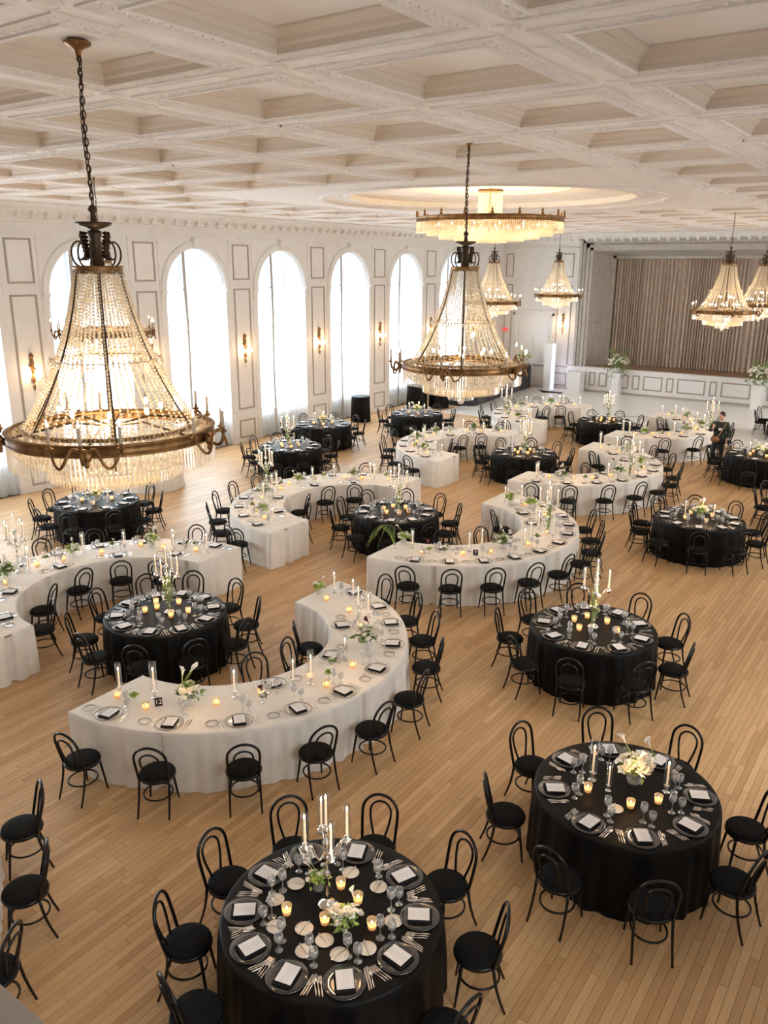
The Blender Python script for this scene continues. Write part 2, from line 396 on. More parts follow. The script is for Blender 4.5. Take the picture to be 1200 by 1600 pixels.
def curtain_mesh(wd, arch_side, seed, yoff):
    """half curtain: y from 0..wd, hung under the arch; folds get deeper and puddle at the floor"""
    rg = random.Random(seed); n = int(wd*46)+2; mz = 26; mb = MB()
    ph = rg.random()*6
    for j in range(mz+1):
        t = j/mz
        for i in range(n+1):
            s = i/n; y = s*wd
            yc = yoff+y
            top = ZI+sqrt(max(WR*WR-yc*yc, 0.0))-.01 if abs(yc) < WR else ZI
            z = top+( .02-top)*t
            f = sin(y*36+ph)*.5+sin(y*61+ph*2)*.3+sin(y*17+2*t+ph)*.35
            amp = .022+.03*t
            yy = y+(.03*t*sin(y*9+ph) if 0 < i < n else 0)
            mb.v.append((f*amp+(.10*max(0, t-.93)/.07*(.5+.5*sin(y*23+ph))), yy, z))
    for j in range(mz):
        for i in range(n): a = j*(n+1)+i; mb.f.append((a, a+n+1, a+n+2, a+1))
    return mb.mesh('sheer_curtain', M['curtain'], True)
WNAME = ['', '', 'left edge', 'left chandelier', 'second visible', 'third visible', 'fourth visible', 'fifth visible', 'farthest']
for i, yc in enumerate(wins):
    ob('archivolt', av_me, wall_l, (WX, yc, ZI)); ob('keystone', ks_me, wall_l, (WX, yc, ZI+WR+.0))
    ob('impost_block', cp_me, wall_l, (WX, yc-WR, ZI)); ob('impost_block', cp_me, wall_l, (WX, yc+WR+.20, ZI))
    fm = MB()
    for yy in (-WR+.03, -.42, .42, WR-.03): fm.box(-.03, .03, yy-.03, yy+.03, .85, ZI+(0 if abs(yy) > 1 else 1.08))
    for zz in (.88, 2.3, 3.7, ZI): fm.box(-.03, .03, -WR, WR, zz-.03, zz+.03)
    wn = struct('window_%d' % (i+1), fm.mesh('window', M['frame']), loc=(WX-.30, yc, 0))
    gp = MB(); ap = arch_pts(0, WR-.01, 16)
    gp.add([(0, -WR, .86), (0, WR, .86), (0, WR, ZI), (0, -WR, ZI)], [(0, 1, 2, 3)])
    gp.add([(0, a, b) for a, b in ap], [tuple(range(len(ap)))])
    ob('pane', gp.mesh('pane', M['glasspane']), wn)
    if i < 2: continue
    gap = [-.45, -.45, -.38, -.42, -.40, -.42, -.45, -.4, -.4][i]
    wd1 = (gap-.03)+WR-.03; wd2 = WR-.03-(gap+.04)
    nm = ['the far left', 'the second', 'the third', 'the fourth', 'the fifth', 'the sixth', 'the farthest'][i-2]
    tag(ob('sheer_curtain', curtain_mesh(wd1, 0, i, -WR+.03), None, (WX-.14, yc-WR+.03, 0)), 'narrow left half of white sheer curtain in %s arched window' % nm, 'curtain', 'sheer window curtains')
    cw = ob('sheer_curtain', curtain_mesh(wd2, 1, i+20, gap+.04), None, (WX-.14, yc+gap+.04, 0))
    hm_ = MB(); zt_ = ZI+sqrt(WR*WR-gap*gap)-.03
    for j in range(13):
        z_ = zt_+(.02-zt_)*j/12; o2 = .02*sin(j*.8+i); hm_.v += [(.03, -.06+o2, z_), (.055, -.02+o2, z_), (.03, .05+o2, z_), (.0, -.01+o2, z_)]
    for j in range(12):
        for q in range(4): q2 = (q+1) % 4; hm_.f.append((j*4+q, j*4+4+q, j*4+4+q2, j*4+q2))
    ob('curtain_hem', hm_.mesh('curtain_hem', M['hem'], True), cw)
    tag(cw, 'wide right half of white sheer curtain in %s arched window' % nm, 'curtain', 'sheer window curtains')
# ------------------------------------------------------------------ other walls
def solid(name, mb, ma): return struct(name, mb.mesh(name, ma))
DX0, DX1 = -19.0, -17.05
SX0, SX1, SZ0, SZ1 = -15.15, -4.05, 1.22, 6.55     # stage opening
wb = MB()
wb.box(WX-.3, DX0, YB, YB+.3, 0, 7.9); wb.box(DX1, SX0, YB, YB+.3, 0, 7.9); wb.box(DX0, DX1, YB, YB+.3, 3.55, 7.9)
wb.box(SX1, RX+.3, YB, YB+.3, 0, 7.9); wb.box(SX0, SX1, YB, YB+.3, SZ1, 7.9); wb.box(SX0, SX1, YB, YB+.3, 0, 1.1)
wall_b = solid('wall_back', wb, M['plaster'])
wr = MB(); yc_ = YF-.3
for y in FILLWINY: wr.box(RX, RX+.3, yc_, y-1.15, 0, 7.9).box(RX, RX+.3, y-1.15, y+1.15, 0, .9).box(RX, RX+.3, y-1.15, y+1.15, 5.0, 7.9); yc_ = y+1.15
wr.box(RX, RX+.3, yc_, YB+.3, 0, 7.9)
solid('wall_right', wr, M['plaster'])
for k, y in enumerate(FILLWINY):  # added out-of-view windows that let the fill light in
    fm = MB()
    for yy in (-1.12, -.4, .4, 1.12): fm.box(-.03, .03, yy-.03, yy+.03, .9, 5.0)
    for zz in (.93, 2.3, 3.65, 4.97): fm.box(-.03, .03, -1.15, 1.15, zz-.03, zz+.03)
    wn = struct('window_%d' % (10+k), fm.mesh('window', M['frame']), loc=(RX+.15, y, 0))
    ob('pane', MB().add([(0, -1.15, .9), (0, 1.15, .9), (0, 1.15, 5.0), (0, -1.15, 5.0)], [(0, 1, 2, 3)]).mesh('pane', M['glasspane']), wn)
solid('wall_front', MB().box(WX-.5, RX, YF-.3, YF, 0, 7.9), M['plaster'])
for xc, wd in ((-19.45, .42), (-16.45, .72)):
    panel(xc, 5.88, wd, 1.10, wall_b, 'y', YB); panel(xc, 3.02, wd, 3.9, wall_b, 'y', YB); panel(xc, .47, wd, .62, wall_b, 'y', YB)
bt = MB(); bt.box(WX, SX0-.7, YB-.04, YB, 6.62, 6.70); bt.box(WX, DX0-.1, YB-.04, YB, .93, 1.0); bt.box(DX0, DX1, YB-.05, YB, 5.0, 5.1); bt.box(DX0, DX1, YB-.03, YB, 4.2, 4.25)
for x in (DX0-.12, DX1+.02): bt.box(x, x+.10, YB-.06, YB, 0, 3.65)
bt.box(DX0-.18, DX1+.18, YB-.10, YB, 3.62, 3.74); bt.box(DX0-.12, DX1+.12, YB-.06, YB, 3.5, 3.62)
ob('door_surround', bt.mesh('door_surround', M['plaster']), wall_b)
d = MB().box(DX0, DX1, YB+.12, YB+.2, 0, 3.6).box(DX0, DX1, YB+.06, YB+.12, 2.53, 3.56).box(DX0, DX0+.05, YB+.02, YB+.12, 0, 3.55)
xm = (DX0+DX1)/2
for k, (a, b) in enumerate(((DX0+.03, xm-.01), (xm+.01, DX1-.03))):
    dm = MB().box(a, b, YB+.05, YB+.10, .03, 2.52)
    dr = struct('door_%d' % (k+1), dm.mesh('door', M['white']))
    dp = MB()
    for z0, z1 in ((.25, 1.0), (1.3, 2.35)):
        dp.box(a+.12, b-.12, YB+.035, YB+.05, z0, z0+.03).box(a+.12, b-.12, YB+.035, YB+.05, z1-.03, z1).box(a+.12, a+.15, YB+.035, YB+.05, z0, z1).box(b-.15, b-.12, YB+.035, YB+.05, z0, z1)
    ob('door_moulding', dp.mesh('door_moulding', M['white']), dr)
    ob('push_bar', MB().box(a+.1, b-.1, YB-.01, YB+.03, 1.04, 1.10).box(a+.1, a+.16, YB-.01, YB+.05, 1.0, 1.14).box(b-.16, b-.1, YB-.01, YB+.05, 1.0, 1.14).mesh('push_bar', M['frame']), dr)
ob('door_transom', d.mesh('door_transom', M['white']), wall_b)
# ------------------------------------------------------------------ stage
st = MB().box(SX0-.85, SX1+.6, YB-.22, YB+4.0, 0, SZ0-.06)
stage = struct('stage_platform', st.mesh('stage_platform', M['white']))
ob('stage_boards', MB().box(SX0-.9, SX1+.6, YB-.28, YB+4.0, SZ0-.06, SZ0-.02).mesh('stage_edge', M['white']), stage)
ob('stage_boards', MB().box(SX0, SX1, YB-.05, YB+4.0, SZ0-.02, SZ0).mesh('stage_boards', M['stagewood']), stage)
ob('stage_plinth', MB().box(SX0-.86, SX1+.6, YB-.25, YB-.20, 0, .12).mesh('stage_plinth', M['taupe']), stage)
xs = SX0-.75
for wd in [.32, .42, .32, .42, .32, .42, .36, .9, .34, 1.25, .34, 1.25, .34, 1.25, .34, 1.0, .4, .9]:
    if xs+wd > SX1+.4: break
    k = (wd-.02, .66)
    if k not in FR: FR[k] = frame_mesh(wd-.02, .66, .06, .022).mesh('panel_moulding', M['taupe'])
    ob('panel_moulding', FR[k], stage, (xs+wd/2, YB-.221, .64), rz=-pi/2); xs += wd+.16
# steps box in front of the stage corner
bx = thing('step_box', 'white step box standing at the left end of the stage front', 'box', (-15.28, 37.85, .03))
ob('box_body', MB().box(-.32, .32, -.3, .3, 0, .92).mesh('box_body', M['white']), bx); ob('box_top', MB().box(-.35, .35, -.33, .33, .92, .96).mesh('box_top', M['white']), bx)
# proscenium surround: outer frame and splayed inner return
pf = MB()
for (o_, dpt, z) in ((0, .16, 0), (.14, .10, 0), (.34, .13, 0)):
    pf.box(SX0-.62+o_, SX0-.62+o_+.13, YB-dpt, YB, SZ0, 7.15-o_); pf.box(SX0-.62+o_, SX1+.62, YB-dpt, YB, 7.02-o_, 7.15-o_)
    pf.box(SX1+.49-o_, SX1+.62-o_, YB-dpt, YB, SZ0, 7.15-o_)
pf.box(SX0-.62, SX0, YB-.06, YB, SZ0, 7.15); pf.box(SX0-.62, SX1+.62, YB-.06, YB, SZ1, 7.15)
struct('trim_1', pf.mesh('proscenium_frame', M['stagegrey']))
pr = MB()
xa, xb, zt = SX0+.45, SX1-.45, SZ1-.22
pr.add([(SX0, YB, SZ0), (xa, YB+1.5, SZ0), (xa, YB+1.5, zt), (SX0, YB, SZ1)], [(0, 1, 2, 3)])
pr.add([(SX1, YB, SZ0), (xb, YB+1.5, SZ0), (xb, YB+1.5, zt), (SX1, YB, SZ1)], [(3, 2, 1, 0)])
pr.add([(SX0, YB, SZ1), (xa, YB+1.5, zt), (xb, YB+1.5, zt), (SX1, YB, SZ1)], [(0, 1, 2, 3)])
for f in (.2, .5, .8):
    pr.box(SX0+.45*f-.02, SX0+.45*f+.03, YB+1.5*f, YB+1.5*f+.06, SZ0, SZ1-.22*f-.02)
pr.box(xa-.05, xa+.12, YB+1.45, YB+1.55, SZ0, zt); pr.box(xa-.05, xb+.05, YB+1.45, YB+1.55, zt-.12, zt)
for z in (1.9, 3.2, 4.5, 5.6): pr.box(SX0+.08, SX0+.36, YB+.35, YB+.42, z, z+.05)
struct('trim_2', pr.mesh('proscenium_return', M['stagegrey']))
solid('wall_stage', MB().box(SX0-1, SX1+1, YB+4.0, YB+4.2, 0, 8).box(SX0-1.2, SX0-1, YB+.3, YB+4.2, 0, 8).box(SX1+1, SX1+1.2, YB+.3, YB+4.2, 0, 8).box(SX0-1.2, SX1+1.2, YB+.3, YB+4.2, 7.9, 8.0), M['stagegrey'])
sc = MB(); n = 1400; x0, x1 = xa+.05, xb-.05; rg = random.Random(4); phs = []
ph = 0
vals = []
for i in range(n+1):
    x = x0+(x1-x0)*i/n
    ph += (40+8*sin(x*1.7)+7*sin(x*4.1+1))*(x1-x0)/n
    vals.append(.085*sin(ph)+.02*sin(2.3*ph+1))
for j, z in enumerate((SZ0+.01, SZ0+1.8, SZ0+3.6, zt+.05)):
    k = (1, .95, .85, .6)[j]
    for i in range(n+1): sc.v.append((x0+(x1-x0)*i/n, YB+1.75+vals[i]*k, z))
for j in range(3):
    for i in range(n): a = j*(n+1)+i; sc.f.append((a, a+1, a+n+2, a+n+1))
tag(ob('stage_curtain', sc.mesh('stage_curtain', M['drape'], True)), 'tall pleated taupe curtain closing off the stage', 'curtain')
# ------------------------------------------------------------------ ceiling
ceiling = struct('ceiling', MB().box(WX-.5, RX+.3, YF-.3, YB+.3, 7.85, 8.0).mesh('ceiling', M['ceil']))
G = 1.95
gx = [-2.77-G*k for k in range(-1, 9)]; gy = [5.24+G*j for j in range(-4, 18)]
sqs = [(.975, 0), (.865, 0), (.865, -.014), (.845, -.022), (.825, -.014), (.825, .0), (.690, .0), (.690, -.016), (.665, -.022), (.655, -.01), (.655, .035), (.63, .05), (.62, .085), (.60, .09), (.56, .125), (.545, .125), (.545, .14)]
cm = MB()
for h, z in sqs: cm.v += [(-h, -h, z), (h, -h, z), (h, h, z), (-h, h, z)]
for i in range(len(sqs)-1):
    for k in range(4):
        k2 = (k+1) % 4; cm.f.append((i*4+k, (i+1)*4+k, (i+1)*4+k2, i*4+k2))
L4 = (len(sqs)-1)*4; cm.f.append((L4+3, L4+2, L4+1, L4))
for s in range(4):
    ca, sa = [(1, 0), (0, 1), (-1, 0), (0, -1)][s]
    for k in range(18):
        u = -.80+1.6*(k+.5)/18
        for dx, hh in ((-.028, .018), (.030, .014)):
            du = dx*1.0
            pts = [(u-.034, .757+dx-.024, 0), (u+.020, .757+dx-.024, 0), (u+.034, .757+dx+.024, 0), (u-.020, .757+dx+.024, 0), (u+du, .757+dx, -hh)]
            cm.add([(p[0]*ca-p[1]*sa, p[0]*sa+p[1]*ca, p[2]) for p in pts], [(0, 1, 4), (1, 2, 4), (2, 3, 4), (3, 0, 4)])
cof_me = cm.mesh('coffer', M['ceil'])
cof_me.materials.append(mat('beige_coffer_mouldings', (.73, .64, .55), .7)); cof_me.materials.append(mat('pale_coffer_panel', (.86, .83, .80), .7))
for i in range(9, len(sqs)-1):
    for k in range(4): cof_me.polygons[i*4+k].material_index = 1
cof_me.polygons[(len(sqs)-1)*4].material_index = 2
pill = MB()
def pillm(mb, L, wd, h, along):
    out = []
    for sgn in (1, -1):
        for i in range(9):
            a = -pi/2+pi*i/8; out.append((sgn*(L-wd)+sgn*wd*cos(a), sgn*wd*sin(a)))
    n = len(out); vs = [(x, y, 0) for x, y in out]+[(x*(L-.012)/L, y*(wd-.012)/wd, -h) for x, y in out]
    if along == 'y': vs = [(-y, x, z) for x, y, z in vs]
    mb.add(vs, [(i, n+i, n+(i+1) % n, (i+1) % n) for i in range(n)]+[tuple(range(2*n-1, n-1, -1))])
pillm(pill, .46, .082, .016, 'x'); px_me = pill.mesh('beam_panel', M['ceil'])
pill = MB(); pillm(pill, .46, .082, .016, 'y'); py_me = pill.mesh('beam_panel', M['ceil'])
boss = MB(); boss.lathe([(.10, 0), (.10, -.012), (.085, -.016), (.07, -.008), (.02, -.02), (0, -.022)], 16); boss_me = boss.mesh('beam_boss', M['ceil'])
DC = (-9.6, 17.89); DH = 2.5*G
cc = 0
for i in range(len(gx)-1):
    for j in range(len(gy)-1):
        cx, cy = (gx[i]+gx[i+1])/2, (gy[j]+gy[j+1])/2
        if abs(cx-DC[0]) < DH and abs(cy-DC[1]) < DH: continue
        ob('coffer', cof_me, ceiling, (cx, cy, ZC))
for i in range(len(gx)):
    for j in range(len(gy)-1):
        cx, cy = gx[i], (gy[j]+gy[j+1])/2
        if abs(cx-DC[0]) < DH-.1 and abs(cy-DC[1]) < DH: continue
        ob('beam_panel', py_me, ceiling, (cx, cy, ZC))
for i in range(len(gx)-1):
    for j in range(len(gy)):
        cx, cy = (gx[i]+gx[i+1])/2, gy[j]
        if abs(cx-DC[0]) < DH and abs(cy-DC[1]) < DH-.1: continue
        ob('beam_panel', px_me, ceiling, (cx, cy, ZC))
for x in gx:
    for y in gy:
        if abs(x-DC[0]) < DH-.1 and abs(y-DC[1]) < DH-.1: continue
        ob('beam_boss', boss_me, ceiling, (x, y, ZC))
bd = MB()
bd.box(WX-.3, gx[-1], YF-.3, YB+.3, ZC, ZC+.3); bd.box(gx[0], RX+.3, YF-.3, YB+.3, ZC, ZC+.3); bd.box(gx[-1], gx[0], YF-.3, gy[0], ZC, ZC+.3); bd.box(gx[-1], gx[0], gy[-1], YB+.3, ZC, ZC+.3)
ob('ceiling_border', bd.mesh('ceiling_border', M['ceil']), ceiling)
# round central recess
dm = MB(); n = 72; R1 = 3.95
outer = []
for k in range(n):
    a = 2*pi*k/n; c_, s_ = cos(a), sin(a); t = DH/max(abs(c_), abs(s_)); outer.append((c_*t, s_*t, 0))
prof = [(R1, 0), (R1, -.03), (R1-.06, -.045), (R1-.12, -.03), (R1-.14, .0), (R1-.30, .05), (R1-.55, .06), (R1-.60, .02), (R1-.72, .02), (R1-.78, .14), (R1-1.1, .22), (1.9, .27), (1.9, .24), (1.8, .24), (1.75, .28), (.0001, .28)]
rings = [outer]+[[(r*cos(2*pi*k/n), r*sin(2*pi*k/n), z) for k in range(n)] for r, z in prof]
for rg_ in rings: dm.v += rg_
for i in range(len(rings)-1):
    for k in range(n):
        k2 = (k+1) % n; dm.f.append((i*n+k, (i+1)*n+k, (i+1)*n+k2, i*n+k2))
ob('ceiling_medallion', dm.mesh('ceiling_medallion', M['ceil']), ceiling, (DC[0], DC[1], ZC))
# cornice with brackets
def cornice(name, length):
    mb = MB()
    prof = [(0, 6.86), (.05, 6.86), (.05, 6.92), (.09, 6.95), (.09, 7.02), (.26, 7.12), (.30, 7.12), (.30, 7.19), (.42, 7.27), (.42, 7.32)]
    for y in (0, length):
        for o_, z in prof: mb.v.append((o_, y, z))
    P = len(prof)
    for k in range(P-1): mb.f.append((k, k+1, P+k+1, P+k))
    return mb.mesh(name, M['plaster'])
t3 = struct('trim_3', cornice('cornice', YB-YF), loc=(WX, YF, 0))
brk = MB(); brk.box(.08, .27, -.06, .06, 7.02, 7.12).box(.08, .20, -.045, .045, 6.96, 7.02); brk_me = brk.mesh('bracket', M['plaster'])
for k in range(int((YB-YF)/.42)): ob('bracket', brk_me, t3, (0, .2+.42*k, 0))
t4 = struct('trim_4', cornice('cornice_back', RX-WX), loc=(WX, YB, 0), rz=-pi/2)
for k in range(int((RX-WX)/.42)): ob('bracket', brk_me, t4, (0, .2+.42*k, 0))
tr = MB().box(WX, WX+.03, YF, YB, 6.66, 6.71); ob('frieze_rail', tr.mesh('frieze_rail', M['plaster']), wall_l)
# small ceiling sprinklers
sprk = ['second nearest', 'third nearest', 'fourth nearest', 'farthest', 'nearest right', 'far left', 'right hand']
sp_me = MB().lathe([(.03, 0), (.03, -.01), (.012, -.015), (.012, -.04), (.02, -.045), (0, -.05)], 8).mesh('sprinkler', M['black'])
for x, y in ((-6.67, 7.3), (-4.3, 9.14), (-10.57, 9.2), (-8.62, 11.09), (-4.72, 13.0), (-14.47, 11.1), (-2.77, 11.1)):
    tag(ob('sprinkler', sp_me, None, (x+.16, y, ZC+.0)), 'tiny dark sprinkler head on the ceiling, %s from camera' % sprk.pop(0), 'sprinkler', 'ceiling sprinkler heads').scale = (.5, .5, .5)
# balcony the photograph is taken from
solid('trim_5', MB().box(WX, RX, .13, .53, 3.75, 4.70).box(WX, RX, YF, .13, 3.6, 3.75), M['beige'])
# ------------------------------------------------------------------ chandeliers
def arc(c, r, a0, a1, n, f): return [f(c[0]+r*cos(a0+(a1-a0)*i/n), c[1]+r*sin(a0+(a1-a0)*i/n)) for i in range(n+1)]
RR = .87
def strand_profile(r0, z0, r1, z1, n, sag=.42):
    pts = []
    for i in range(n):
        t = (i+.5)/n; r = r0+(r1-r0)*(t**2.1*(1-sag)+sag*t); pts.append((r, z0+(z1-z0)*t))
    return pts
def beads(path, rad, ma, name, n=5, m=3):
    mb = MB()
    for r, z in path: mb.blob((r, 0, z), rad, rad, rad*1.05, n, m)
    return mb.mesh(name, ma, True)
CH = {}
def chand_parts():
    CH['canopy'] = MB().lathe([(.001, -.13), (.02, -.12), (.025, -.08), (.05, -.06), (.10, -.035), (.105, -.02), (.07, 0)], 16).mesh('canopy', M['gold'], True)
    lk = MB()
    for i in range(10): a = 2*pi*i/10; lk.v.append((0, 0, 0)) if False else None
    pts = [(.014*cos(2*pi*i/10), 0, .030*sin(2*pi*i/10)) for i in range(10)]
    CH['link'] = MB().tube(pts, .0055, 4, closed=True).mesh('chain_link', M['iron'], True)
    # crown stem with dish and six scrolls
    CH['stem'] = MB().lathe([(.001, -.02), (.055, 0), (.06, .03), (.045, .06), (.045, .22), (.055, .24), (.055, .27), (.03, .28), (.13, .31), (.15, .335), (.13, .33), (.03, .32), (.02, .40), (.04, .43), (.02, .46), (0, .47)], 10).mesh('crown_stem', M['iron'], True)
    sc_ = MB(); pts = []
    for i in range(22):
        t = i/21; a = -pi/2+t*2.2*pi; r = .095*(1-.55*t); pts.append((.135+r*cos(a)*.8, 0, .11+r*sin(a)*1.15))
    pts = [(.05, 0, .0)]+pts
    sc_.tube(pts, .008, 5)
    for i in range(7):
        t = i/6; sc_.add([(.10+.03*t, -.006, .05+.17*t), (.10+.03*t, .006, .05+.17*t), (.05+.02*t, 0, .09+.17*t), (.09+.03*t, 0, .10+.17*t)], [(0, 1, 3), (0, 3, 2), (1, 2, 3), (0, 2, 1)])
    CH['scroll'] = sc_.mesh('crown_scroll', M['iron'], True)
    CH['hoop'] = MB().lathe([(.190, -.028), (.205, -.03), (.20, -.015), (.20, .015), (.208, .028), (.190, .03), (.182, 0), (.190, -.028)], 28, cap=False).mesh('crown_hoop', M['gold'], True)
    CH['ring'] = MB().lathe([(.845, -.045), (.875, -.048), (.885, -.04), (.87, -.03), (.87, .03), (.885, .042), (.87, .048), (.845, .046), (.85, 0), (.845, -.045)], 64, cap=False).mesh('main_ring', M['gold'], True)
    CH['midring'] = MB().lathe([(.440, -.003), (.446, -.003), (.446, .003), (.440, .003), (.440, -.003)], 32, cap=False).mesh('middle_ring', M['gold'], True)
    CH['inring'] = MB().lathe([(.70, -.012), (.72, -.012), (.72, .02), (.70, .02), (.70, -.012)], 48, cap=False).mesh('inner_ring', M['gold'], True)
    sp = strand_profile(.195, 1.29, .71, .08, 46)
    CH['strand'] = [beads([(r-.004*q, z+.0087*q) for r, z in sp], .0125, M['crys'], 'bead_strand') for q in (0, 1, 2)]
    rb = MB(); rb.tube([(r-.004, 0, z) for r, z in sp[::3]]+[(.71, 0, .02)], .009, 4)
    CH['rib'] = rb.mesh('frame_rib', M['iron'])
    # loose swags from inner ring out to the main ring
    sw = [(.71+.15*t/8, .07-.20*sin(pi*t/8)*.35-.03*t/8) for t in range(9)]
    CH['swag'] = beads(sw, .013, M['crys'], 'bead_swag')
    # bead garlands round the middle
    g = MB()
    for rr_, zz, nn in ((.452, .60, 70), (.462, .575, 70), (.72, .07, 130), (.74, .045, 130), (.80, .03, 140)):
        for k in range(nn): a = 2*pi*k/nn; g.blob((rr_*cos(a), rr_*sin(a), zz+.012*sin(k*1.9)), .014, .014, .014, 5, 3)
    CH['garland'] = g.mesh('bead_garland', M['crys'], True)
    CH['prism'] = MB().add([(0, -.009, 0), (.006, 0, 0), (0, .009, 0), (-.006, 0, 0), (0, -.010, -.17), (.007, 0, -.17), (0, .010, -.17), (-.007, 0, -.17), (0, 0, -.195), (0, 0, .012)],
        [(0, 1, 5, 4), (1, 2, 6, 5), (2, 3, 7, 6), (3, 0, 4, 7), (4, 5, 8), (5, 6, 8), (6, 7, 8), (7, 4, 8), (1, 0, 9), (2, 1, 9), (3, 2, 9), (0, 3, 9)]).mesh('prism', M['crysw'])
    def tier(r, z, n, L, wd, ma, bead=True, name='prism_tier'):
        mb = MB()
        for k in range(n):
            a = 2*pi*k/n; c_, s_ = cos(a), sin(a)
            q = [(-wd, 0), (0, wd*.7), (wd, 0), (0, -wd*.7)]
            def P(u, v, zz): return ((r+v)*c_-u*s_, (r+v)*s_+u*c_, zz)
            vs = [P(u, v, z) for u, v in q]+[P(u*1.1, v*1.1, z-L) for u, v in q]+[P(0, 0, z-L*1.12)]
            mb.add(vs, [(0, 1, 5, 4), (1, 2, 6, 5), (2, 3, 7, 6), (3, 0, 4, 7), (4, 5, 8), (5, 6, 8), (6, 7, 8), (7, 4, 8)])
            if bead: mb.blob(P(0, 0, z+wd*1.2), wd*1.1, wd*1.1, wd*1.1, 5, 3)
        return mb.mesh(name, ma)
    CH['tier_fn'] = tier
    CH['t1'] = tier(.865, -.055, 150, .16, .009, M['crysw'])
    CH['t2'] = tier(.56, -.26, 100, .105, .009, M['crys'])
    CH['t3'] = tier(.185, -.375, 32, .095, .010, M['crysw'])
    CH['t2b'] = tier(.36, -.34, 60, .05, .009, M['crys'])
    nb = MB()
    for (ra, za, rb_, zb, n, m_) in ((.85, -.10, .57, -.25, 96, 9), (.55, -.34, .20, -.37, 56, 9), (.83, -.06, .60, -.16, 96, 7)):
        for k in range(n):
            a = 2*pi*k/n
            for i in range(m_):
                t = i/(m_-1); r = ra+(rb_-ra)*t; nb.blob((r*cos(a+.03*t), r*sin(a+.03*t), za+(zb-za)*t-.035*sin(pi*t)), .0125, .0125, .0125, 4, 3)
    CH['net'] = nb.mesh('bead_net', M['crys'], True)
    CH['ball'] = MB().blob((0, 0, -.50), .05, .05, .05, 12, 8).lathe([(.17, -.36), (.12, -.42), (.05, -.46), (.01, -.46)], 12).mesh('drop_ball', M['crysw'], True)
    # candle arms
    am = MB()
    for s in (-1, 1):
        pts = []
        for i in range(19):
            t = i/18; pts.append((.905+.10*sin(pi*t)*.9, s*(.02+.25*t), .035*sin(t*pi*2)*1.0-.085*sin(max(0, t-.3)/.7*pi)+.02*t))
        am.tube(pts, [.016-.006*i/18 for i in range(19)], 6)
        am.lathe([(.010, -.02), (.014, 0), (.032, .012), (.034, .02), (.016, .022), (.018, .04), (.012, .05)], 8, (pts[-1][0], pts[-1][1], pts[-1][2]))
    pts = [(.87+.17*sin(pi*.5*i/10), 0, .0-.07*sin(pi*i/10)*1.2+.035*(i/10)) for i in range(11)]
    am.tube(pts, .014, 6); am.lathe([(.010, -.02), (.014, 0), (.034, .012), (.036, .02), (.016, .022), (.018, .04), (.012, .05)], 8, pts[-1])
    am.blob((.905, 0, -.02), .035, .05, .055, 7, 5); am.blob((.905, 0, -.085), .02, .025, .035, 6, 4)
    CH['arm'] = am.mesh('candle_arm', M['gold'], True)
    CH['candle'] = MB().lathe([(.0135, 0), (.0135, .125), (.008, .13), (0, .132)], 8).mesh('candle_sleeve', M['sleeve'], True)
    CH['bulbm'] = MB().lathe([(.003, 0), (.009, .012), (.0095, .022), (.005, .040), (.0015, .055), (0, .058)], 7).mesh('bulb', M['bulb'], True)
    CH['inbulb'] = MB().blob((0, 0, 0), .020, .020, .030, 8, 6).mesh('inner_bulb', M['bulb'], True)
    sk = MB()
    for k in range(6): a = k*pi/3; sk.tube([(.03*cos(a), .03*sin(a), .05), (.35*cos(a), .35*sin(a), .10), (.86*cos(a), .86*sin(a), .02)], .010, 5)
    sk.tube([(0, 0, -.35), (0, 0, 1.3)], .014, 6)
    CH['spokes'] = sk.mesh('inner_frame', M['iron'])
chand_parts()
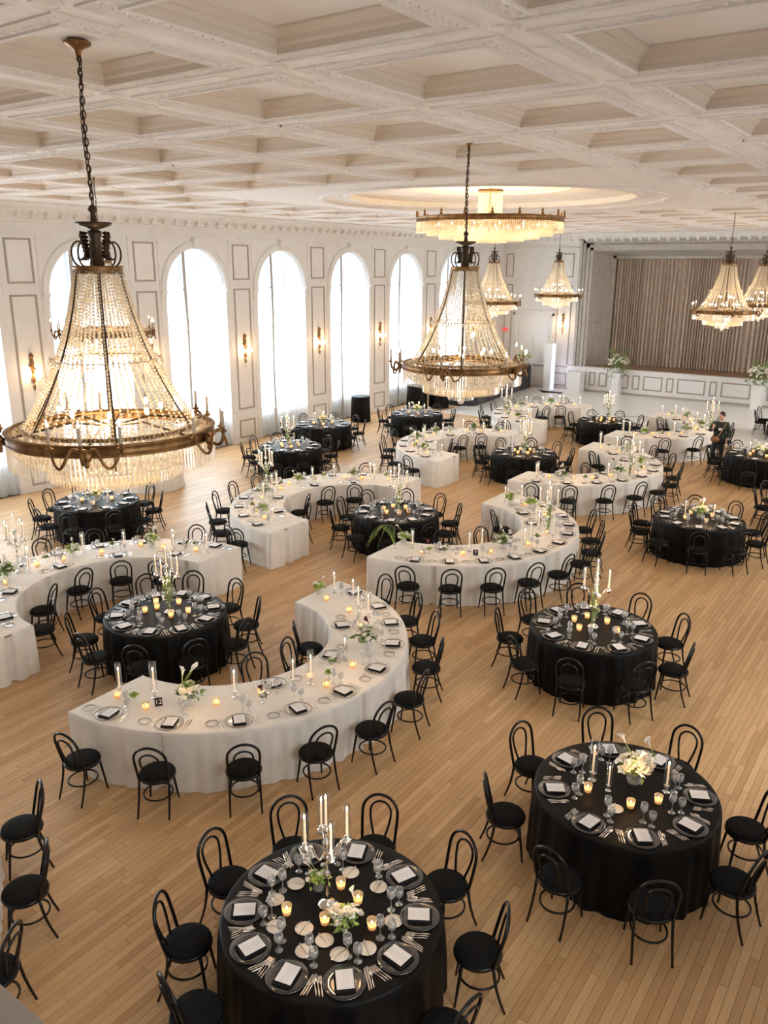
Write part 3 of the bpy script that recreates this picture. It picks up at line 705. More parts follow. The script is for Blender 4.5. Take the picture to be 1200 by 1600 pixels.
def chandelier(x, y, z, label, phase, big=False, lod=0, watts=CHAND_W):
    t = thing('chandelier', label, 'chandelier', (x, y, z), phase, 'tiered crystal chandeliers', (.96, .96, 1))
    zc = ZC+.14-z
    ob('canopy', CH['canopy'], t, (0, 0, zc)); ztop = 1.29+.03
    ob('crown_stem', CH['stem'], t, (0, 0, ztop))
    for k in range(6): ob('crown_scroll', CH['scroll'], t, (0, 0, ztop), k*pi/3)
    z0 = ztop+.46; n = int((zc-.12-z0)/.048)+1
    for k in range(n): ob('chain_link', CH['link'], t, (.003*sin(k*.7), 0, z0+.02+k*(zc-.14-z0)/max(n-1, 1)), rz=(k % 2)*pi/2+.2)
    if big:
        for k in range(n): ob('chain_link', CH['link'], t, (.022+.006*sin(k*.5), .012*cos(k*.3), z0+.03+k*(zc-.17-z0)/max(n-1, 1)), rz=(k % 2)*pi/2+.9)
    ob('crown_hoop', CH['hoop'], t, (0, 0, 1.30)); ob('main_ring', CH['ring'], t); ob('middle_ring', CH['midring'], t, (0, 0, .60)); ob('inner_ring', CH['inring'], t, (0, 0, .05))
    ob('inner_frame', CH['spokes'], t)
    ns = 54 if big else 44
    for k in range(ns): ob('bead_strand', CH['strand'][(k*5+k//3) % 3], t, rz=2*pi*(k+rnd.uniform(-.12, .12))/ns)
    for k in range(6): ob('frame_rib', CH['rib'], t, rz=k*pi/3+.26, scale=(1.012, 1, 1))
    for k in range(48): ob('bead_swag', CH['swag'], t, rz=2*pi*k/60)
    tag(ob('bead_garland', CH['garland'], t), kind='stuff'); tag(ob('bead_net', CH['net'], t), kind='stuff')
    if big:
        for k in range(150):
            a = 2*pi*k/150; ob('prism', CH['prism'], t, (.865*cos(a), .865*sin(a), -.055), a)
    else: tag(ob('prism_tier', CH['t1'], t), kind='stuff')
    for k_ in ('t2', 't2b', 't3'): tag(ob('prism_tier', CH[k_], t), kind='stuff')
    ob('drop_ball', CH['ball'], t)
    for k in range(5):
        a = k*2*pi/5; A = ob('candle_arm', CH['arm'], t, rz=a)
        for px_, py_, pz_ in ((.905, -.27, .07), (.905, .27, .07), (1.04, 0, .085)):
            c = ob('candle', CH['candle'], A, (px_, py_, pz_)); b_ = ob('bulb', CH['bulbm'], A, (px_, py_, pz_+.132))
    for k in range(8):
        a = k*pi/4+.2; ob('inner_bulb', CH['inbulb'], t, (.42*cos(a), .42*sin(a), .20))
        if k % 2: ob('inner_bulb', CH['inbulb'], t, (.2*cos(a), .2*sin(a), .42))
    point('chandelier_lamp', (x, y, z+.14), watts, (1, .74, .44), .16)
    point('chandelier_lamp', (x, y, z-.16), watts*.45, (1, .70, .40), .12)
    return t
chandelier(-5.78, 4.265, 4.52, 'nearest tiered crystal chandelier with bronze ring, hanging large at the left', radians(53-90-13), True, watts=19)
chandelier(-5.80, 10.16, 4.52, 'second largest crystal chandelier, bronze ring, hanging at the centre', radians(30-16-90), True, watts=11)
chandelier(-13.6, 10.12, 4.60, 'distant crystal chandelier half hidden behind the nearest left chandelier', .3)
chandelier(-13.5, 25.6, 4.66, 'small crystal chandelier just right of the central chandelier cone', .1)
chandelier(-13.9, 31.8, 4.72, 'small crystal chandelier hanging left of the stage frame', .5)
chandelier(-5.98, 25.5, 4.62, 'crystal chandelier hanging before the taupe stage curtain', .2)
chandelier(-6.15, 31.2, 4.60, 'crystal chandelier cut off by the right edge of the photo', .9)
# wide central plafond chandelier
bc = thing('chandelier', 'very wide flat crystal chandelier under the round ceiling recess', 'chandelier', (DC[0], DC[1], 6.86), 0)
prof = [(1.64, -.05), (1.70, -.055), (1.71, -.04), (1.695, -.03), (1.695, .04), (1.72, .05), (1.71, .065), (1.64, .06), (1.64, -.05)]
ob('main_ring', MB().lathe(prof, 72, cap=False).mesh('main_ring', M['gold'], True), bc)
fin = MB().lathe([(.03, 0), (.045, .03), (.02, .06), (.03, .09), (.008, .14), (0, .16)], 6).mesh('finial', M['gold'], True)
for k in range(18): a = 2*pi*k/18; ob('finial', fin, bc, (1.69*cos(a), 1.69*sin(a), .06))
for r, z, n_, L in ((1.69, -.06, 240, .20), (1.45, -.16, 200, .17), (1.15, -.24, 160, .16), (.8, -.31, 110, .14), (.4, -.37, 60, .12)):
    tag(ob('prism_tier', CH['tier_fn'](r, z, n_, L, .013, M['crys']), bc), kind='stuff')
nb = MB()
for (ra, za, rb_, zb, n_, m_) in ((1.66, -.05, 1.45, -.2, 150, 6), (1.42, -.2, 1.15, -.28, 130, 6), (1.1, -.28, .8, -.36, 90, 6), (.78, -.36, .4, -.42, 60, 8), (.4, -.42, .02, -.44, 20, 8)):
    for k in range(n_):
        a = 2*pi*k/n_
        for i in range(m_): t = i/(m_-1); r = ra+(rb_-ra)*t; nb.blob((r*cos(a), r*sin(a), za+(zb-za)*t-.02*sin(pi*t)), .017, .017, .017, 4, 3)
tag(ob('bead_net', nb.mesh('bead_net', M['crys'], True), bc), kind='stuff')
cyl = beads([(.27, .08+.028*i) for i in range(20)], .012, M['crys'], 'bead_strand')
for k in range(56): ob('bead_strand', cyl, bc, rz=2*pi*k/56)
ob('top_hoop', MB().lathe([(.26, .62), (.29, .62), (.29, .67), (.26, .67), (.26, .62)], 28, cap=False).mesh('top_hoop', M['gold'], True), bc)
bf = MB()
for k in range(8): a = k*pi/4; bf.tube([(0, 0, .02), (1.67*cos(a), 1.67*sin(a), .0)], .012, 5)
bf.tube([(0, 0, -.3), (0, 0, .7)], .03, 6); ob('inner_frame', bf.mesh('inner_frame', M['gold']), bc)
for k in range(14): a = 2*pi*k/14; ob('inner_bulb', CH['inbulb'], bc, (1.25*cos(a), 1.25*sin(a), -.10)); ob('inner_bulb', CH['inbulb'], bc, (.7*cos(a), .7*sin(a), -.15))
for k in range(5): a = 2*pi*k/5; point('chandelier_lamp', (DC[0]+1.0*cos(a), DC[1]+1.0*sin(a), 6.80), 20, (1, .74, .42), .12)
point('chandelier_lamp', (DC[0], DC[1], 7.2), 13, (1, .74, .42), .08)
# ------------------------------------------------------------------ wall sconces
sb = MB().lathe([(.0, -.35), (.02, -.30), (.035, -.22), (.02, -.15), (.05, -.05), (.03, .05), (.035, .3), (.05, .4), (.03, .5), (.06, .58), (.02, .64), (0, .66)], 8)
for k in range(6): sb.blob((.03*cos(k), .05*sin(k*2.4), .15+.08*k), .03, .045, .04, 6, 4)
for s in (-1, 1): sb.tube([(0, 0, -.05), (.08, s*.08, -.12), (.12, s*.15, -.08), (.12, s*.16, .0)], .010, 5)
sb_me = sb.mesh('sconce_body', M['gold'], True)
sd = MB()
for s in (-1, 0, 1):
    for k in range(7): a = k*.9; sd.blob((.12+.05*cos(a), s*.15+.05*sin(a), -.12-.03*(k % 3)), .012, .012, .026, 5, 4)
sd.blob((.05, 0, -.42), .02, .02, .06, 6, 4); sd.tube([(.04, 0, -.30), (.05, 0, -.38)], .004, 4)
sd_me = sd.mesh('crystal_drops', M['crysw']); sbulb = MB().blob((0, 0, 0), .032, .032, .055, 8, 6).mesh('bulb', M['bulbs'], True)
SN = ['', '', 'behind the near chandelier rim at far left', 'left of the second bright window', 'between the second and third windows', 'between the third and fourth windows', 'between the fourth and fifth windows', 'beside the central chandelier', 'last along the window wall']
def sconce(loc, rz, label):
    t = thing('wall_sconce', label, 'wall lamp', loc, rz, 'gilded wall sconces')
    ob('sconce_body', sb_me, t, (.05, 0, 0)); ob('crystal_drops', sd_me, t)
    for s in (-1, 1): ob('candle_sleeve', CH['candle'], t, (.17, s*.16, .0), scale=(1, 1, .5)); ob('bulb', sbulb, t, (.17, s*.16, .12))
    point('sconce_lamp', (loc[0]+(.28 if rz == 0 else 0), loc[1]-(.28 if rz else 0), loc[2]+.1), 7, (1, .62, .30), .05)
for i, y in enumerate(piers):
    if i < 2 or y > 36.5: continue
    sconce((WX, y, 3.0), 0, 'gilded two-light crystal sconce '+SN[i])
sconce((-16.45, YB, 3.0), -pi/2, 'gilded crystal sconce on the stage wall above the glowing pillar')
vent = MB().lathe([(.12, 0), (.12, .02), (.08, .03), (.07, .01), (0, .015)], 16).mesh('medallion', M['plaster'], True)
for i, y in enumerate(piers):
    if i < 2 or y > 36.5: continue
    tag(ob('wall_speaker', MB().lathe([(.055, 0), (.05, .05), (.03, .07), (0, .07)], 10).mesh('wall_speaker', M['white'], True) if i == 2 else bpy.data.meshes['wall_speaker'], None, (WX, y-.62, 3.35), rot=(0, pi/2, 0)), 'small round white fitting left of the %s sconce of the window wall' % ORD[i-2], 'wall fitting', 'round wall fittings')
# ------------------------------------------------------------------ chair
CHM = {}
def chair_meshes():
    CHM['seat'] = MB().lathe([(.0, .432), (.185, .432), (.195, .445), (.192, .462), (.17, .476), (.10, .484), (0, .486)], 24).mesh('seat', M['seat'], True)
    CHM['seat_frame'] = MB().lathe([(.18, .415), (.202, .415), (.206, .43), (.202, .447), (.19, .45), (.18, .43), (.18, .415)], 24, cap=False).mesh('seat_frame', M['chair'], True)
    def leg(a, b, ra, rb, bow=0):
        pts = [tuple(a[i]+(b[i]-a[i])*t+(bow*sin(pi*t) if i == 1 else 0) for i in range(3)) for t in (0, .25, .5, .75, 1)]
        return MB().tube(pts, [ra+(rb-ra)*t for t in (0, .25, .5, .75, 1)], 7).mesh('leg', M['chair'], True)
    CHM['fl'] = leg((-.125, .125, .425), (-.165, .175, 0), .016, .011); CHM['fr'] = leg((.125, .125, .425), (.165, .175, 0), .016, .011)
    CHM['rl'] = leg((-.165, -.125, .45), (-.175, -.235, 0), .015, .011, .02); CHM['rr'] = leg((.165, -.125, .45), (.175, -.235, 0), .015, .011, .02)
    def hoop(w0, w1, ztop, zs, r, ys):
        pts = []
        for i in range(7):
            t = i/6; z = zs+(ztop-w1*.95-zs)*t; wv = w0+(w1-w0)*(sin(t*pi/2)**1.2); pts.append((-wv, z))
        top = [(w1*cos(a), ztop-w1*.95+w1*.95*sin(a)) for a in [pi*i/12 for i in range(1, 12)]][::-1]
        pts += top; pts += [(-x, z) for x, z in reversed(pts[:7])]
        return MB().tube([(x, ys-.30*(z-.45)*.75*(1 if z < .8 else 1), z) for x, z in pts], r, 7).mesh('back_hoop', M['chair'], True)
    CHM['outer'] = hoop(.165, .178, .895, .44, .0152, -.13)
    CHM['inner'] = hoop(.055, .105, .815, .455, .0118, -.155)
    CHM['ring'] = MB().tube([(.158*cos(2*pi*i/24), -.02+.165*sin(2*pi*i/24), .205) for i in range(24)], .0105, 6, closed=True).mesh('leg_ring', M['chair'], True)
chair_meshes()
def chair(x, y, face, label, group):
    """face: direction (radians) the sitter looks"""
    t = thing('bentwood_chair', label, 'chair', (x, y, 0), face-pi/2, group)
    ob('seat', CHM['seat'], t); ob('seat_frame', CHM['seat_frame'], t)
    for k in ('fl', 'fr', 'rl', 'rr'): ob('leg', CHM[k], t)
    ob('back_hoop', CHM['outer'], t); ob('inner_back_hoop', CHM['inner'], t); ob('leg_ring', CHM['ring'], t)
    return t
# ------------------------------------------------------------------ table ware
TZ = .762
def disc(r, z0, h, n=28, lip=.0): return MB().lathe([(r*.55, z0), (r*.75, z0+.002), (r, z0+h), (r*.985, z0+h+.003), (r*.72, z0+.006), (0, z0+.005)], n)
WM = {}
WM['charger_b'] = disc(.160, 0, .012).mesh('glass_body', M['plateb'], True)
WM['charger_c'] = disc(.160, 0, .012).mesh('glass_body', M['platec'], True)
WM['rim_d'] = MB().tube([(.160*cos(2*pi*i/32), .160*sin(2*pi*i/32), .0135) for i in range(32)], .0028, 4, closed=True).mesh('beaded_rim', M['rim'])
WM['rim_s'] = MB().tube([(.160*cos(2*pi*i/32), .160*sin(2*pi*i/32), .0135) for i in range(32)], .0024, 4, closed=True).mesh('beaded_rim', M['rims'])
nk = MB().box(-.076, .076, -.100, .100, .0, .012)
nk.add([(-.076, -.100, .012), (.076, -.100, .012), (.074, .098, .020), (-.074, .098, .020), (-.076, -.100, .006), (.076, -.100, .006), (.074, .098, .010), (-.074, .098, .010)], [(0, 1, 2, 3), (0, 4, 5, 1), (1, 5, 6, 2), (2, 6, 7, 3), (3, 7, 4, 0)])
WM['napkin'] = nk.mesh('napkin', M['napk'])
WM['card'] = MB().box(-.066, .066, -.088, .088, 0, .0022).mesh('menu_card', M['card'])
fk = MB(); fk.add([(-.003, 0, .003), (.003, 0, .003), (.006, .03, .005), (-.006, .03, .005), (-.002, .10, .004), (.002, .10, .004), (.011, .135, .004), (-.011, .135, .004), (-.003, 0, 0), (.003, 0, 0), (.006, .03, 0), (-.006, .03, 0), (-.002, .10, .001), (.002, .10, .001), (.011, .135, .0), (-.011, .135, .0)],
    [(0, 1, 2, 3), (3, 2, 5, 4), (4, 5, 6, 7), (8, 11, 10, 9), (11, 12, 13, 10), (12, 15, 14, 13), (0, 3, 11, 8), (1, 9, 10, 2), (3, 4, 12, 11), (2, 10, 13, 5), (4, 7, 15, 12), (5, 13, 14, 6)])
for k in range(4): u = -.0095+.0063*k; fk.box(u-.0018, u+.0018, .134, .185, .001, .004)
WM['fork'] = fk.mesh('fork', M['silver'])
kf = MB().add([(-.005, 0, 0), (.005, 0, 0), (.006, .08, 0), (-.005, .08, 0), (-.005, 0, .006), (.005, 0, .006), (.006, .08, .005), (-.005, .08, .005), (-.009, .10, .001), (.006, .10, .001), (.003, .215, .001), (-.009, .20, .001), (-.009, .10, .003), (.006, .10, .003), (.003, .215, .003), (-.009, .20, .003)],
    [(4, 5, 6, 7), (0, 3, 2, 1), (0, 1, 5, 4), (1, 2, 6, 5), (3, 0, 4, 7), (12, 13, 14, 15), (9, 10, 14, 13), (10, 11, 15, 14), (11, 8, 12, 15), (7, 6, 13, 12), (2, 9, 13, 6), (8, 3, 7, 12), (8, 11, 10, 9)])
WM['knife'] = kf.mesh('knife', M['silver'])
sp = MB().add(fk.v[:6]+fk.v[8:14], [(0, 1, 2, 3), (3, 2, 5, 4), (6, 9, 8, 7), (9, 10, 11, 8), (0, 3, 9, 6), (1, 7, 8, 2), (3, 4, 10, 9), (2, 8, 11, 5)]); sp.blob((0, .135, .005), .017, .035, .005, 8, 4)
WM['spoon'] = sp.mesh('spoon', M['silver'], True)
WM['bread'] = MB().lathe([(.04, 0), (.072, .006), (.075, .009), (.050, .004), (0, .004)], 24).mesh('bread_plate', M['bread'], True)
WM['breadc'] = MB().lathe([(.04, 0), (.072, .006), (.075, .009), (.050, .004), (0, .004)], 24).mesh('bread_plate', M['platec'], True)
WM['rim_b'] = MB().tube([(.074*cos(2*pi*i/24), .074*sin(2*pi*i/24), .009) for i in range(24)], .002, 4, closed=True).mesh('plate_rim', M['rim'])
WM['bknife'] = MB().box(-.004, .004, -.075, .02, .010, .013).box(-.006, .005, .02, .085, .010, .012).mesh('butter_knife', M['silver'])
WM['goblet'] = MB().lathe([(.033, 0), (.031, .004), (.006, .010), (.005, .055), (.012, .065), (.033, .09), (.038, .12), (.034, .155), (.032, .155), (.036, .12), (.030, .092), (0, .072)], 14, cap=False).mesh('goblet', M['gobl'], True)
WM['wine'] = MB().lathe([(.036, 0), (.034, .003), (.005, .008), (.004, .095), (.012, .105), (.036, .14), (.038, .165), (.030, .21), (.029, .21), (.036, .165), (.034, .142), (0, .11)], 14, cap=False).mesh('wine_glass', M['gobl'], True)
FORKN = [0]
def setting(cx, cy, a, r_edge, white, lod, place, tname, gname, near_side=1):
    """a: outward direction from table centre of the guest; r_edge: radius of the table edge there; near_side -1 for inner guests of a crescent"""
    ox, oy = cos(a)*near_side, sin(a)*near_side          # direction towards the guest
    rx, ry = -oy, ox                                     # guest's left is -rx.. right of guest facing table
    ex, ey = cx+cos(a)*r_edge, cy+sin(a)*r_edge
    rzz = atan2(-oy, -ox)-pi/2                           # +Y local points to table middle
    X = Vector((cos(rzz), sin(rzz))); Y = Vector((-sin(rzz), cos(rzz)))
    def at(u, v, z=0): return (ex+X.x*u+Y.x*v, ey+X.y*u+Y.y*v, TZ+z)
    def it(name, me, cat, what, u, v, z=0, r=0, grp=None, scale=None):
        return tag(ob(name, me, None, at(u, v, z), rzz+r, scale), '%s, %s, %s' % (what, place, tname), cat, '%s of %s' % (grp or cat+'s', gname))
    jr = rnd.uniform(-.07, .07)
    ch = thing('charger_plate', '%s, %s, %s' % ('clear glass charger with beaded rim' if white else 'smoked glass charger plate', place, tname), 'plate', at(0, .19), rzz, 'charger plates of '+gname)
    ob('glass_body', WM['charger_c' if white else 'charger_b'], ch); ob('beaded_rim', WM['rim_d' if white else 'rim_s'], ch)
    it('napkin', WM['napkin'], 'napkin', 'folded black napkin', 0, .19, .0075, jr)
    it('menu_card', WM['card'], 'menu', 'white menu card on black napkin', .004, .199, .0285, jr)
    if lod >= 3: 
        it('goblet', WM['goblet'], 'glass', 'clear water goblet', .11, .37)
        return
    it('goblet', WM['goblet'], 'glass', 'clear footed water goblet', .13, .37); it('wine_glass', WM['wine'], 'glass', 'clear wine glass', .06, .43)
    if lod < 2 or tname in ('middle white crescent', 'far left white crescent'):
        ks_ = ((.172, 'knife nearest the plate'), (.190, 'outer knife'), (.209, 'spoon')) if lod == 0 else ((.19, 'inner knife'), (.225, 'outer knife'))
        for i, (u, w_) in enumerate(ks_):
            sp_ = (i == 2); it('spoon' if sp_ else 'knife', WM['spoon' if sp_ else 'knife'], 'spoon' if sp_ else 'knife', 'silver '+w_, u, .09+.01*i, 0, rnd.uniform(-.02, .02), 'spoons' if sp_ else 'knives')
        fs_ = ((-.173, 'fork nearest the plate'), (-.195, 'middle fork'), (-.217, 'outer fork')) if lod == 0 else ((-.19, 'inner fork'), (-.225, 'outer fork'))
        for i, (u, w_) in enumerate(fs_): it('fork', WM['fork'], 'fork', 'silver '+w_, u, .10+.01*i, 0, rnd.uniform(-.02, .02))
    if white and lod < 3:
        bp_ = thing('bread_plate', 'small clear rimmed side plate, %s, %s' % (place, tname), 'plate', at(-.31, .21), rzz, 'side plates of '+gname)
        ob('glass_body', WM['breadc'], bp_); ob('plate_rim', WM['rim_b'], bp_)
# ------------------------------------------------------------------ candles and flowers
DM = {}
DM['flame'] = MB().lathe([(0, 0), (.007, .006), (.008, .014), (.004, .028), (0, .040)], 6).mesh('flame', M['flame'], True)
DM['taper'] = MB().lathe([(.011, 0), (.010, .24), (.006, .245), (0, .245)], 8).mesh('candle', M['wax'], True)
DM['shade'] = MB().lathe([(.024, 0), (.030, .02), (.030, .30), (.029, .30), (.029, .02), (.02, .004)], 14, cap=False).mesh('glass_shade', M['glass'], True)
DM['foot'] = MB().lathe([(.04, 0), (.038, .006), (.010, .012), (.009, .03), (.020, .04), (.009, .05), (.024, .065), (.028, .075), (0, .072)], 12).mesh('foot', M['crst'], True)
DM['hglass'] = MB().lathe([(.028, 0), (.038, .01), (.038, .34), (.0365, .34), (.0365, .012), (.02, .004)], 16, cap=False).mesh('glass_cylinder', M['glass'], True)
DM['vcup'] = MB().lathe([(.024, 0), (.028, .004), (.037, .075), (.035, .075), (.027, .008), (0, .006)], 14).mesh('votive_cup', M['votive'], True)
DM['vwax'] = MB().lathe([(0, .010), (.027, .010), (.030, .035), (0, .035)], 12).mesh('wax', M['wax'], True)
def hurricane(x, y, label, group, s=1.0):
    t = thing('hurricane_candle', label, 'candle', (x, y, TZ), 0, group, s)
    ob('foot', DM['foot'], t); ob('glass_cylinder', DM['hglass'], t, (0, 0, .07)); c = ob('candle', DM['taper'], t, (0, 0, .075)); ob('flame', DM['flame'], c, (0, 0, .245))
def votive(x, y, label, group):
    t = thing('votive_candle', label, 'candle', (x, y, TZ), 0, group, 1.2)
    ob('votive_cup', DM['vcup'], t); ob('wax', DM['vwax'], t); ob('flame', DM['flame'], t, (0, 0, .035), scale=.8)
cb = MB().lathe([(.085, 0), (.08, .012), (.05, .035), (.022, .05), (.016, .07), (.026, .09), (.013, .11), (.012, .26), (.028, .285), (.035, .31), (.02, .335), (.014, .36), (.014, .44), (.03, .47), (.035, .50), (.02, .53), (.02, .56), (.035, .60), (.03, .63), (.012, .65), (.012, .70), (.035, .73), (.04, .75), (.02, .775)], 14)
cb_me = cb.mesh('stem', M['silver'], True)
ar = MB(); pts = []
for i in range(17):
    t = i/16; pts.append((.02+.155*t, 0, .50-.06*sin(t*2*pi)+.06*t))
ar.tube(pts, .009, 6); ar.lathe([(.012, 0), (.03, .02), (.042, .045), (.035, .06), (.018, .07), (.02, .09), (0, .09)], 10, (pts[-1][0], 0, .55)); ar_me = ar.mesh('arm', M['silver'], True)
def candelabra(x, y, label, rz=.3, greens=False, s=1.0):
    t = thing('candelabra', label, 'candelabra', (x, y, TZ), rz, 'five-light silver candelabras', s)
    ob('stem', cb_me, t)
    for k in range(4):
        A = ob('arm', ar_me, t, rz=k*pi/2)
        for me, nm, z in ((DM['taper'], 'candle', .635), (DM['shade'], 'glass_shade', .63), (DM['flame'], 'flame', .88)): ob(nm, me, A, (.175, 0, z))
    c = ob('candle', DM['taper'], t, (0, 0, .78)); ob('flame', DM['flame'], c, (0, 0, .245)); ob('glass_shade', DM['shade'], t, (0, 0, .775))
    if greens:
        g = MB(); rg = random.Random(int(x*100)); leaf_cluster(g, rg, 60, lambda: (rg.gauss(0, .035), rg.gauss(0, .035), rg.uniform(.08, .62)), .05, .5)
        for k in range(4): a = rg.random()*6; g.tube([(.03*cos(a), .03*sin(a), .02), (.05*cos(a+1), .05*sin(a+1), .35), (.07*cos(a), .07*sin(a), .6)], .007, 5)
        tag(ob('trailing_greenery', g.mesh('trailing_greenery', M['leafd']), t), 'green stems wound up the stem', kind='stuff')
        for k in range(8): a = rg.random()*6.28; r = rg.uniform(.03, .10); ob('blossom', BL[k % 2], t, (r*cos(a), r*sin(a), rg.uniform(.1, .6)), rot=(rg.uniform(-.8, .8), rg.uniform(-.8, .8), a), scale=.8)
def leaf_cluster(g, rg, n, posf, L, up):
    for _ in range(n):
        p = Vector(posf()); d = Vector((rg.gauss(0, 1), rg.gauss(0, 1), rg.gauss(up, .5))).normalized(); s_ = d.orthogonal().normalized()*L*rg.uniform(.22, .34)
        l = L*rg.uniform(.7, 1.3); q = p+d*l*.5+Vector((0, 0, .004)); e = p+d*l-Vector((0, 0, l*.18))
        g.add([p, q+s_, e, q-s_, q+s_.cross(d)*.35], [(0, 1, 4), (1, 2, 4), (2, 3, 4), (3, 0, 4)])
def blossom(kind, ma):
    mb = MB(); rg = random.Random(kind)
    if kind == 0:
        for L_, n, z, o_ in ((.030, 6, 0, .2), (.022, 5, .006, .6), (.013, 4, .012, 1.1)):
            for k in range(n):
                a = 2*pi*k/n+o_; c_, s_ = cos(a), sin(a)
                def P(r, w_, zz): return (r*c_-w_*s_, r*s_+w_*c_, zz)
                mb.add([P(.002, 0, z), P(L_*.7, L_*.42, z+.010), P(L_, 0, z+.018), P(L_*.7, -L_*.42, z+.010), P(L_*.6, 0, z+.004)], [(0, 1, 4), (1, 2, 4), (2, 3, 4), (3, 0, 4)])
        mb.blob((0, 0, .016), .007, .007, .008, 5, 3)
    elif kind == 1:
        for k in range(5):
            a = 2*pi*k/5; c_, s_ = cos(a), sin(a)
            def P(r, w_, zz): return (r*c_-w_*s_, r*s_+w_*c_, zz)
            mb.add([P(.001, 0, .004), P(.018, .013, .006), P(.032, 0, .002), P(.018, -.013, .006), P(.018, 0, .010)], [(0, 1, 4), (1, 2, 4), (2, 3, 4), (3, 0, 4)])
        mb.blob((0, 0, .010), .005, .005, .007, 5, 3)
    else:   # calla lily
        n = 10; vs = []; fs = []
        for j, (r, z) in enumerate(((.004, 0), (.007, .03), (.014, .06), (.030, .085))):
            for k in range(n+1):
                a = 2*pi*k/n*.98; lip = 1+.5*(1+cos(a)) if j == 3 else 1
                vs.append((r*cos(a)*lip, r*sin(a), z+(.02*(1+cos(a)) if j == 3 else 0)))
        for j in range(3):
            for k in range(n): a = j*(n+1)+k; fs.append((a, a+1, a+n+2, a+n+1))
        mb.add(vs, fs); mb.tube([(0, 0, .02), (.004, 0, .075)], .003, 5)
    return mb.mesh('blossom', ma, kind == 2)
BL = [blossom(0, M['petal']), blossom(1, M['petalw']), blossom(2, M['petalw']), blossom(2, M['petald'])]
FO = []
for k in range(4):
    g = MB(); rg = random.Random(50+k)
    def pf_():
        a = rg.random()*6.28; r = abs(rg.gauss(0, .6)); r = min(r, 1)
        return (.10*r*cos(a), .10*r*sin(a), .10+.09*(1-r*r)*rg.random()+.01)
    leaf_cluster(g, rg, 120, pf_, .065, .7)
    for _ in range(8): a = rg.random()*6.28; g.tube([(0, 0, .06), (.05*cos(a), .05*sin(a), .13), (.10*cos(a), .10*sin(a), .18)], .0025, 4)
    FO.append(g.mesh('foliage', M['leaf' if k % 2 == 0 else 'leafd']))
VA = MB().lathe([(.03, 0), (.05, .01), (.058, .05), (.045, .09), (.050, .105), (.046, .105), (.04, .09), (0, .02)], 14).mesh('vase', M['gobl'], True)
VB = MB().lathe([(.028, 0), (.026, .005), (.006, .012), (.006, .05), (.03, .07), (.036, .10), (.033, .10), (0, .065)], 12).mesh('vase', M['gobl'], True)
def flowers(x, y, label, group, s=1.0, nb_=14, callas=2, z=TZ, dark=0, seed=None, vase=None):
    rg = random.Random(int(x*97+y*31) if seed is None else seed)
    t = thing('flower_arrangement', label, 'flowers', (x, y, z), rg.random()*6.28, group, s)
    ob('vase', vase or VA, t); tag(ob('foliage', FO[rg.randrange(4)], t), kind='stuff')
    for k in range(nb_):
        a = rg.random()*6.28; r = sqrt(rg.random())*.12; h = .12+.085*(1-(r/.13)**2)+rg.uniform(-.01, .02)
        ob('blossom', BL[k % 2], t, (r*cos(a), r*sin(a), h), rot=(r*5*-sin(a), r*5*cos(a), a), scale=rg.uniform(1.0, 1.55))
    for k in range(callas):
        a = rg.random()*6.28; r = rg.uniform(.05, .13); h = rg.uniform(.22, .31)
        b_ = ob('blossom', BL[3 if k < dark else 2], t, (r*cos(a), r*sin(a), h), rot=(-.6*sin(a), .6*cos(a), a), scale=.65)
        g = MB().tube([(0, 0, .02-.0), (-.01, 0, -.06), (-.02, 0, -.16)], .003, 4)
        ob('stem', CSTEM, t, (r*cos(a), r*sin(a), h), rot=(-.6*sin(a), .6*cos(a), a))
CSTEM = MB().tube([(0, 0, .01), (-.008, 0, -.06), (-.02, 0, -.15)], .0028, 4).mesh('stem', M['leaf'])
def bud(x, y, label, group, dark=False, seed=1):
    rg = random.Random(seed); t = thing('bud_vase', label, 'flowers', (x, y, TZ), rg.random()*6.28, group)
    ob('vase', VB, t); tag(ob('foliage', FO[rg.randrange(4)], t, (0, 0, .03), scale=.5), kind='stuff')
    for k in range(4): a = rg.random()*6.28; ob('blossom', BL[k % 2], t, (.04*cos(a), .04*sin(a), .12+.02*k), rot=(-.4*sin(a), .4*cos(a), a), scale=.9)
    if dark: ob('blossom', BL[3], t, (.02, 0, .16), rot=(.2, .3, 0)); ob('stem', CSTEM, t, (.02, 0, .16), rot=(.2, .3, 0))
# ------------------------------------------------------------------ tables
def round_cloth(seed, R=.915, H=.76):
    rg = random.Random(seed); mb = MB(); n = 216
    p1, p2, p3 = rg.random()*6, rg.random()*6, rg.random()*6
    def fold(a): return (.5+.5*sin(19*a+p1))*.6+(.5+.5*sin(31*a+p2+sin(3*a)))*.4
    prof = [(0, H), (.5, H), (.85, H), (.97, H+.001), (.993, H-.004), (1.0, H-.016), (1.003, H-.06), (1.008, H-.2), (1.014, .35), (1.02, .12), (1.025, .004)]
    for j, (r, z) in enumerate(prof):
        k = max(0, j-5)/5
        for i in range(n):
            a = 2*pi*i/n; q = R*r+(fold(a)-.35)*.055*min(1, k*1.6)+rg.uniform(-.002, .002)*k; mb.v.append((q*cos(a), q*sin(a), z+(0 if j < 4 else 0)))
    for j in range(1, len(prof)-1):
        for i in range(n): i2 = (i+1) % n; mb.f.append((j*n+i, (j+1)*n+i, (j+1)*n+i2, j*n+i2))
    mb.f.append(tuple(range(n, 2*n)))
    return mb.mesh('tablecloth', M['blackcloth'], True)
RC = [round_cloth(k) for k in range(4)]
TOPM = MB().lathe([(.0, .70), (.89, .70), (.90, .71), (.90, .735), (0, .735)], 40).mesh('tabletop', M['stagewood'])
LEGM = [MB().box(-.02+dx, .02+dx, -.02+dy, .02+dy, 0, .70).mesh('leg', M['frame']) for dx, dy in ((-.5, -.5), (.5, -.5), (-.5, .5), (.5, .5))]
